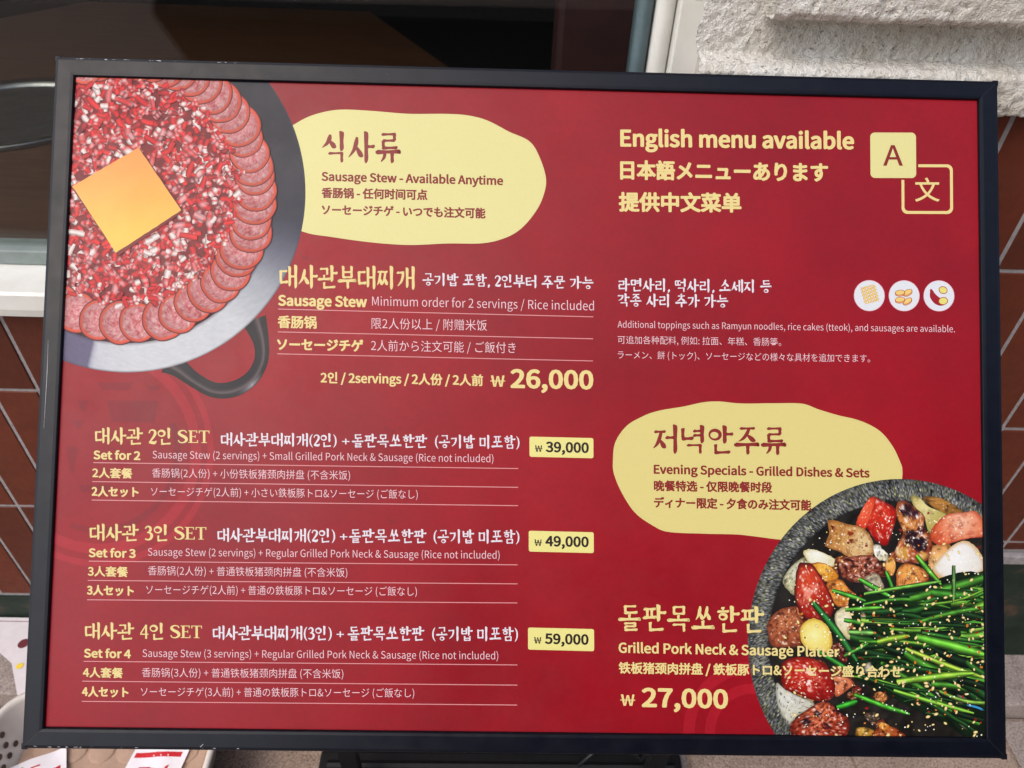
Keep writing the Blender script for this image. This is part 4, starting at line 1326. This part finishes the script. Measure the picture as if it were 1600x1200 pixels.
# sets
def badge(x0, y0, x1, y1, price, bx):
    ZP[0] = TEXT_Z - 0.00002
    r = 3.0
    L = []
    slope = 0.02
    for cx, cy, a0 in ((x1 - r, y0 + r, -90), (x1 - r, y1 - r, 0), (x0 + r, y1 - r, 90), (x0 + r, y0 + r, 180)):
        for k in range(5):
            a = math.radians(a0 + 22.5 * k)
            xx = cx + r * math.cos(a)
            L.append((xx, cy + r * math.sin(a) + slope * (xx - x0)))
    o = fan('price_badge', L, (236, 226, 140), panel)
    return o
sets = [
 # y ko-head(bottom,top), x; white heading; rows
 dict(n='2', hx=(145, 267, 326), hy=(696, 671), wx=343, wy=(698, 678), ws=(343, 525, 533, 545, 549, 667, 679, 812), w1=(701, 681),
      l=[('Set for 2', 143.5, 216, 719.5), ('2人套餐', 141.5, 203.5, 747.5), ('2人セット', 140.5, 213, 776.5)],
      t=[('Sausage Stew (2 servings) + Small Grilled Pork Neck & Sausage (Rice not included)', 236, 771, 718.2, 722.4), ('香肠锅(2人份) + 小份铁板猪颈肉拼盘 (不含米饭)', 235, 546, 747, 749.5), ('ソーセージチゲ(2人前) + 小さい鉄板豚トロ&ソーセージ (ご飯なし)', 233, 652, 776, 779)],
      r=[(142.6, 725.3, 810, 732), (140.7, 755, 809.5, 761.3), (139.9, 783.9, 809.5, 790)],
      b=(827.7, 682, 928, 713.5), p=('39,000', 854, 920, 705.5, 836, 848)),
 dict(n='3', hx=(136, 261, 320.5), hy=(847, 822), ws=(337, 522, 529, 541, 544, 665, 676, 811), wy=(848, 827.5), w1=(849, 829),
      l=[('Set for 3', 135.5, 208, 872.5), ('3人套餐', 133.8, 196, 901.5), ('3人セット', 132.4, 205, 931)],
      t=[('Sausage Stew (2 servings) + Regular Grilled Pork Neck & Sausage (Rice not included)', 228, 780, 870.5, 873), ('香肠锅(2人份) + 普通铁板猪颈肉拼盘 (不含米饭)', 228, 541, 899.8, 901.5), ('ソーセージチゲ(2人前) + 普通の鉄板豚トロ&ソーセージ (ご飯なし)', 225, 650, 929.5, 930.5)],
      r=[(135, 879.4, 808, 882.3), (133, 909.5, 808, 912), (132, 939.8, 807.5, 941.8)],
      b=(825.8, 829, 927.7, 861.5), p=('49,000', 852.5, 919, 852.5, 834.5, 846.5)),
 dict(n='4', hx=(128, 254, 313), hy=(1001, 976), ws=(329, 516, 523, 535, 541, 661, 673, 808), wy=(1001, 980), w1=(1001, 980),
      l=[('Set for 4', 127.5, 200, 1029.5), ('4人套餐', 125.5, 187.5, 1059.5), ('4人セット', 124, 196, 1089.5)],
      t=[('Sausage Stew (3 servings) + Regular Grilled Pork Neck & Sausage (Rice not included)', 219, 777, 1028.7, 1030), ('香肠锅(3人份) + 普通铁板猪颈肉拼盘 (不含米饭)', 218, 534, 1059, 1059.5), ('ソーセージチゲ(3人前) + 普通の鉄板豚トロ&ソーセージ (ご飯なし)', 216, 645, 1089, 1089)],
      r=[(126, 1036, 807, 1038.5), (124, 1067, 807, 1070), (123, 1098.5, 806, 1101)],
      b=(823.9, 980, 927.4, 1014.5), p=('59,000', 851, 918, 1004.8, 833, 845)),
]
for s in sets:
    h0, h1, h2 = s['hx']
    brush('대사관 ' + s['n'] + '인', h0, h1, s['hy'][0], s['hy'][1], 0.5)
    brush('SET', h1 + 8, h2, s['hy'][0] - 1, s['hy'][1] + 1.5, 0.3, gap=0)
    a = s['ws']
    dy = s['w1'][0] - s['wy'][0]
    X0, XW = a[0], a[7] - a[0]
    g = lambda x: s['wy'][0] + dy * (x - X0) / XW
    hh = s['wy'][0] - s['wy'][1]
    num = '2' if s['n'] != '4' else '3'
    brush('대사관부대찌개(' + num + '인)', a[0], a[1], g(a[0]), g(a[0]) - hh, g(a[1]) - g(a[0]), WHT)
    brush('+', a[2] - 1, a[3] + 1, g(a[2]), g(a[2]) - hh, 0, WHT)
    brush('돌판목쏘한판', a[4], a[5], g(a[4]), g(a[4]) - hh, g(a[5]) - g(a[4]), WHT)
    brush('(공기밥 미포함)', a[6], a[7], g(a[6]), g(a[6]) - hh, g(a[7]) - g(a[6]), WHT)
    for body, x0, x1, y in s['l']: text(body, x0, y, x1, y + 1.0, 17.0, 'bold' if '套' in body else 'black')
    for body, x0, x1, y, y2 in s['t']: text(body, x0, y, x1, y2, 16.0, 'light', PNK)
    for q in s['r']: rule(*q)
    badge(*s['b'], None, None)
    pr, px0, px1, py, wx0, wx1 = s['p']
    text(pr, px0, py, px1, py + 1.2, 20.5, 'black', (44, 30, 30), name='price_text')
    text('₩', wx0, py, wx1, py + 0.2, 14, 'medium', (44, 30, 30), name='price_text')
# upper right
text('English menu available', 974, 227, 1338, 230.5, 33.5, 'black')
text('日本語メニューあります', 973.5, 276.5, 1297, 279.5, 31.5, 'black')
text('提供中文菜单', 971, 326.5, 1161, 327.5, 31.5, 'black')
def rrect(cx0, cy0, cx1, cy1, r, n=6):
    L = []
    for cx, cy, a0 in ((cx1 - r, cy0 + r, -90), (cx1 - r, cy1 - r, 0), (cx0 + r, cy1 - r, 90), (cx0 + r, cy0 + r, 180)):
        for k in range(n + 1):
            a = math.radians(a0 + 90 * k / n)
            L.append((cx + r * math.cos(a), cy + r * math.sin(a)))
    return L
ZP[0] = TEXT_Z - 0.00003
Lo, Li = rrect(1413, 254.5, 1493.5, 332, 9), rrect(1417.5, 259, 1489, 327.5, 6)
n = len(Lo)
pmesh('translate_icon_outline', [(x, y, 0) for x, y in Lo + Li], [(i, (i + 1) % n, n + (i + 1) % n, n + i) for i in range(n)], [YTX] * (2 * n), panel)
nextlayer(0.000006)
fan('translate_icon_gap', rrect(1362, 203, 1439.5, 279, 8), RED, panel, M_film)
nextlayer(0.000006)
fan('translate_icon_square', rrect(1364.6, 205, 1436.2, 276, 7), YEL, panel)
text('A', 1385, 256.5, 1415, 256.5, 43, 'medium', MAR, name='icon_letter')
text('文', 1434.5, 309.5, 1472, 309.5, 40, 'medium', YTX, name='icon_letter')
brush('라면사리, 떡사리, 소세지 등', 968, 1209, 454, 434.5, 2.0, WHT)
brush('각종 사리 추가 가능', 967, 1141, 478, 458.5, 1.2, WHT)
text('Additional toppings such as Ramyun noodles, rice cakes (tteok), and sausages are available.', 967, 511.2, 1495, 516.8, 14.2, 'light', PNK)
text('可追加各种配料, 例如: 拉面、年糕、香肠等。', 967, 535.5, 1223, 538, 14, 'light', PNK)
text('ラーメン、餅 (トック)、ソーセージなどの様々な具材を追加できます。', 967, 558.8, 1362, 563.3, 14, 'light', PNK)
# topping icons
def disc(x, y, r, col, name='topping_icon', par=panel, n=40, ry=None, ang=0.0):
    L = []
    for k in range(n):
        a = 2 * math.pi * k / n
        u, v = r * math.cos(a), (ry or r) * math.sin(a)
        L.append((x + u * math.cos(ang) - v * math.sin(ang), y + u * math.sin(ang) + v * math.cos(ang)))
    return fan(name, L, col, par)
OUT = (176, 70, 44); FIL = (240, 206, 120)
for cx in (1361.5, 1416, 1470.5):
    ZP[0] = TEXT_Z
    d = disc(cx, 460, 24.2, (236, 190, 196)); nextlayer(0.000005)
    disc(cx, 460, 23.2, (226, 228, 232))
ZP[0] = TEXT_Z + 0.00002
P, F, Cc = [], [], []
for k in range(5):
    b = len(P)
    for i in range(33):
        t = i / 32
        y = 447 + 26 * t; x = 1350 + 4.6 * k + 7 * t + 1.1 * math.sin(t * 34 + k); yy = y - k * 1.1
        for o_, c_ in ((-2.3, OUT), (-1.4, FIL), (1.0, FIL), (1.6, (170, 100, 50))):
            P.append((x + o_, yy, 0)); Cc.append(c_)
    for i in range(32):
        for j in range(3):
            q = b + i * 4 + j
            F.append((q, q + 4, q + 5, q + 1))
pmesh('noodle_icon', P, F, Cc, panel)
for (x, y, a) in ((1421, 468, -0.5), (1409.5, 466, -0.1), (1421.5, 454.5, -0.45), (1409.5, 455, -0.1)):
    disc(x, y + 1.6, 8, OUT, 'rice_cake_icon', ry=4.6, ang=a); nextlayer(0.000003)
    disc(x, y + 1.2, 7.3, (240, 180, 130), 'rice_cake_icon', ry=4.2, ang=a); nextlayer(0.000003)
    disc(x, y, 8, OUT, 'rice_cake_icon', ry=4.2, ang=a); nextlayer(0.000003)
    disc(x, y, 7, FIL, 'rice_cake_icon', ry=3.4, ang=a); nextlayer(0.000003)
ZP[0] = TEXT_Z + 0.00002
ribbon('sausage_icon', [(1457, 450, 3), (1459, 453, 5), (1461, 460, 10), (1467, 467, 12), (1474, 470, 11), (1480, 468, 9)], lambda u, t, x, y: (160, 26, 40), panel, 24, 2)
nextlayer(0.00003)
for x, y, rx, ry, a in ((1477, 451, 7, 6, 0.3), (1477, 468, 7.6, 6.2, -0.15)):
    disc(x, y, rx, OUT, 'sausage_icon', ry=ry, ang=a); nextlayer(0.000003)
    disc(x, y, rx - 1.2, (232, 222, 120), 'sausage_icon', ry=ry - 1.2, ang=a); nextlayer(0.000003)
# lower right
brush('저녁안주류', 1022, 1231, 706, 664, 2.5, MAR)
text('Evening Specials - Grilled Dishes & Sets', 1023, 738.8, 1359.5, 743.5, 17.8, 'black', MAR)
text('晚餐特选 - 仅限晚餐时段', 1023, 764.5, 1207, 766.5, 17.4, 'black', MAR)
text('ディナー限定 - 夕食のみ注文可能', 1023, 790.5, 1268, 794, 17.4, 'black', MAR)
TEXT_Z = BOWL_TOP
brush('돌판목쏘한판', 965, 1193, 983, 944, 3)
text('Grilled Pork Neck & Sausage Platter', 966, 1018, 1310, 1022.8, 20.4, 'bold')
text('铁板猪颈肉拼盘 / 鉄板豚トロ&ソーセージ盛り合わせ', 966, 1049, 1407, 1053.5, 19, 'bold')
TEXT_Z = PICZ + 0.00005
text('₩', 968, 1101, 991, 1101.2, 24, 'medium', name='price_text')
text('27,000', 1003, 1102, 1135, 1104, 37.5, 'black', name='price_text')
# handwriting-like scuffs left on the sheet
ZP[0] = TEXT_Z
for (x, y, w_) in ((610, 672, 34), (612, 815, 16), (604, 972, 22), (478, 404, 24)):
    P, F, Cc = [], [], []
    for k in range(7):
        a = random.uniform(0, 3.14)
        xx, yy = x + random.uniform(-w_ / 2, w_ / 2), y + random.uniform(-4, 4)
        blobpiece(P, F, Cc, xx, yy, random.uniform(2, 5), random.uniform(0.4, 0.8), a, lambda r, a_, x_, y_: (126, 24, 32), k * 1e-6, 2, 8)
    pmesh('smudge', P, F, Cc, panel, M_film, kind='stuff')

# ---------------------------------------------------------------- stand under the board
st = empty('display_stand', (0.03, -0.40, 0), 'black steel stand with a low flat base holding the menu board above the pavement', 'stand')
bm = bmesh.new()
base = box('base_plate', -0.285, 0.345, -0.62, -0.232, 0.002, 0.026, st, M_black, 0.006, 3)
extrude_profile('base_rib', [(-0.262, 0.0265), (-0.256, 0.0295), (-0.250, 0.0265)], -0.27, 0.33, st, M_black)
extrude_profile('base_rib', [(-0.276, 0.0265), (-0.270, 0.0295), (-0.264, 0.0265)], -0.27, 0.33, st, M_black)
nrm = BMAT.to_3x3() @ Vector((0, 0, 1))
for lx in (-0.21, 0.27):
    top = BMAT @ Vector((lx - 0.03, -0.05, -0.030))
    vs = []
    for (p, hw) in ((Vector((lx, -0.30, 0.026)), 0.013), (top, 0.013)):
        for dx, dy in ((-hw, -0.008), (hw, -0.008), (hw, 0.008), (-hw, 0.008)): vs.append(p + Vector((dx, dy, 0)))
    mesh('leg', vs, [(0, 1, 5, 4), (1, 2, 6, 5), (2, 3, 7, 6), (3, 0, 4, 7), (0, 3, 2, 1), (4, 5, 6, 7)], st, M_black)
cb = tube('power_cable', [(0.16, -0.26, 0.035), (0.19, -0.245, 0.06), (0.22, -0.235, 0.09), (0.25, -0.24, 0.06), (0.27, -0.25, 0.034), (0.30, -0.22, 0.012), (0.42, -0.20, 0.010), (0.6, -0.18, 0.05), (0.7, -0.03 - 0.03, 0.056)], 0.0035, None, M_cable)
tag(cb, 'thin black power cable looping over the base of the menu stand', 'cable')

# ---------------------------------------------------------------- basket, sachets, paper sign
BX0, BX1, BY0, BY1 = -0.80, -0.44, -0.60, -0.185
bk = empty('white_basket', (-0.62, -0.4, 0.002), 'white plastic basket with round holes in its side, bottom left beside the menu board', 'basket')
def rloop(x0, x1, y0, y1, r, n=8):
    L = []
    for cx, cy, a0 in ((x1 - r, y0 + r, -90), (x1 - r, y1 - r, 0), (x0 + r, y1 - r, 90), (x0 + r, y0 + r, 180)):
        for k in range(n + 1):
            a = math.radians(a0 + 90 * k / n); L.append((cx + r * math.cos(a), cy + r * math.sin(a)))
    return L
rings = []
for ins, z, r in ((0.030, 0.003, 0.03), (0.0, 0.118, 0.05), (-0.006, 0.120, 0.055), (-0.007, 0.124, 0.056), (-0.003, 0.127, 0.053), (0.003, 0.125, 0.048), (0.0045, 0.118, 0.047), (0.034, 0.006, 0.028)):
    rings.append([(x, y, z) for x, y in rloop(BX0 + ins, BX1 - ins, BY0 + ins, BY1 - ins, r)])
m = len(rings[0])
vs = [v for R_ in rings for v in R_]
fs = []
for j in range(len(rings) - 1):
    for i in range(m): fs.append((j * m + i, j * m + (i + 1) % m, (j + 1) * m + (i + 1) % m, (j + 1) * m + i))
fs.append(tuple(reversed(range(m))))
fs.append(tuple(range((len(rings) - 1) * m, len(rings) * m)))
mesh('basket_shell', vs, fs, bk, M_plastic, True)
# holes: recessed dark discs with a lip, on the inside of the left wall and round the far corner
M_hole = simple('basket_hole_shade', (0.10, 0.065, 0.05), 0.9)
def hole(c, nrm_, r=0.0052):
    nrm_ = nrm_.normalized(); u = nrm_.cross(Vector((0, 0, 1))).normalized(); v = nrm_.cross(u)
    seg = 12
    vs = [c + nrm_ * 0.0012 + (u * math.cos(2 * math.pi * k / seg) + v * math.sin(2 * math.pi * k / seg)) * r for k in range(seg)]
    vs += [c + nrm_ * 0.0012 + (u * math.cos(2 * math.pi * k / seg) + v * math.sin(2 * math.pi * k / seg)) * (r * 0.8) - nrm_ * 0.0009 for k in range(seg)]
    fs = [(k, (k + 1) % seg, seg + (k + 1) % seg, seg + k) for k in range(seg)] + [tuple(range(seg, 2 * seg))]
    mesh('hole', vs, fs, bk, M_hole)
for row, z in enumerate((0.104, 0.088, 0.072)):
    ins = 0.0045 + (0.118 - z) / 0.112 * 0.030
    for k in range(19):
        y = BY1 - 0.062 - 0.019 * k - (0.0095 if row % 2 else 0)
        hole(Vector((BX0 + ins + 0.0006, y, z)), Vector((1, 0, 0.26)))
for row, z in enumerate((0.104, 0.088, 0.072)):
    ins = 0.0045 + (0.118 - z) / 0.112 * 0.030
    for k in range(12):
        x = BX0 + 0.075 + 0.024 * k + (0.012 if row % 2 else 0)
        if x < BX1 - 0.05: hole(Vector((x, BY1 - ins - 0.0006, z)), Vector((0, -1, 0.26)))
# brown moulded liner with shallow round bumps
ln = empty('moulded_liner', (-0.62, -0.4, 0.008), 'brown cardboard liner with shallow round bumps lying in the white basket', 'tray')
box('liner_sheet', BX0 + 0.027, BX1 - 0.027, BY0 + 0.027, BY1 - 0.027, 0.034, 0.058, ln, M_pulp, 0.004)
for iy in range(7):
    for ix in range(6):
        lathe('bump', [(0.0215, 0.0), (0.0205, 0.0016), (0.0185, 0.0024), (0.0005, 0.0026)], (BX0 + 0.066 + 0.046 * ix + (0.02 if iy % 2 else 0), BY1 - 0.066 - 0.050 * iy, 0.0582), ln, M_pulp, 20)
# sachets
def sachet(cx, cy, z, w, h, ang, label, tilt=0.0, letters='A'):
    root = empty('paper_sachet', (cx, cy, z), label, 'sachet', 'sachets lying in the basket')
    root.rotation_euler = (tilt, 0, ang)
    nx, ny = 10, 12
    vs, fs = [], []
    for s in (1, -1):
        for j in range(ny + 1):
            for i in range(nx + 1):
                u, v = i / nx - 0.5, j / ny - 0.5
                t = 0.0022 * (1 - (2 * u) ** 4) * (1 - (2 * v) ** 4) + 0.0002
                vs.append((u * w, v * h, s * t + 0.0016 * math.sin(u * 9 + v * 5)))
    N = (nx + 1) * (ny + 1)
    for j in range(ny):
        for i in range(nx):
            a = j * (nx + 1) + i
            fs.append((a, a + 1, a + nx + 2, a + nx + 1)); fs.append((N + a, N + a + nx + 1, N + a + nx + 2, N + a + 1))
    mesh('sachet_film', vs, fs, root, M_sachet, True, world_coords=False)
    def band(x0, x1, y0, y1, mat, nm='printed_band', skew=0.0):
        n_ = 8
        vs = []
        for i in range(n_ + 1):
            t = i / n_
            x = x0 + (x1 - x0) * t
            for y in (y0, y1):
                yy = y + skew * t
                u, v = x / w, yy / h
                zz = 0.0022 * (1 - (2 * u) ** 4) * (1 - (2 * v) ** 4) + 0.0002 + 0.0016 * math.sin(u * 9 + v * 5) + 0.0003
                vs.append((x, yy, zz))
        mesh(nm, vs, [(2 * i, 2 * i + 2, 2 * i + 3, 2 * i + 1) for i in range(n_)], root, mat, False, False)
    band(-w * 0.44, w * 0.40, h * 0.12, h * 0.18, M_redink, skew=h * 0.10)
    for k in range(6):
        band(-w * 0.36 + k * w * 0.13, -w * 0.36 + k * w * 0.13 + 0.0022, h * 0.14 + k * h * 0.016, h * 0.155 + k * h * 0.016, M_sachet, 'printed_dot')
    band(-w * 0.42, -w * 0.30, h * 0.34, h * 0.37, M_maroon); band(-w * 0.40, -w * 0.36, h * 0.30, h * 0.44, M_maroon); band(-w * 0.28, -w * 0.24, h * 0.32, h * 0.43, M_maroon)
    band(-w * 0.10, w * 0.06, h * 0.36, h * 0.38, M_redink)
    band(-w * 0.26, -w * 0.05, -h * 0.03, h * 0.03, M_redink, skew=0.003); band(-w * 0.05, w * 0.04, h * 0.0, h * 0.04, M_maroon); band(w * 0.22, w * 0.27, -h * 0.14, h * 0.08, M_redink, skew=0.004)
    band(-w * 0.4, w * 0.3, -h * 0.34, -h * 0.24, M_redink, skew=0.002)
    return root
sachet(-0.545, -0.288, 0.0665, 0.088, 0.135, -0.14, 'white sachet with red and maroon printing on the liner, right one under the board edge')
sachet(-0.712, -0.325, 0.0665, 0.085, 0.13, 0.42, 'white sachet with a red band at the far left of the basket')
rc = box('orange_wrapper', -0.604, -0.592, -0.38, -0.29, 0.0622, 0.0655, None, M_orange, 0.001)
tag(rc, 'narrow orange wrapper lying against the left side of the right-hand sachet', 'wrapper')

# paper sign on the step
sg = empty('paper_sign', (-0.92, -0.05, 0.05), 'white printed paper sign lying on the step by the wall, left of the board', 'sign')
Z0 = 0.062
prism('sheet', [(-1.02, -0.008), (-0.80, -0.008), (-0.79, -0.16), (-0.825, -0.165), (-0.87, -0.10), (-0.95, -0.02 - 0.03)], Z0 - 0.004, Z0, sg, M_paper)
def flat(name, pts, mat, z=Z0 + 0.0006):
    return mesh(name, [(x, y, z) for x, y in pts], [tuple(range(len(pts)))], sg, mat)
def fdisc(x, y, r, mat, name): return flat(name, [(x + r * math.cos(2 * math.pi * k / 20), y + r * math.sin(2 * math.pi * k / 20)) for k in range(20)], mat)
flat('border_line', [(-0.955, -0.017), (-0.86, -0.017), (-0.86, -0.0158), (-0.955, -0.0158)], M_maroon)
fdisc(-0.868, -0.062, 0.0095, M_maroon, 'maroon_dot')
fdisc(-0.852, -0.106, 0.006, M_yellowink, 'yellow_mark')
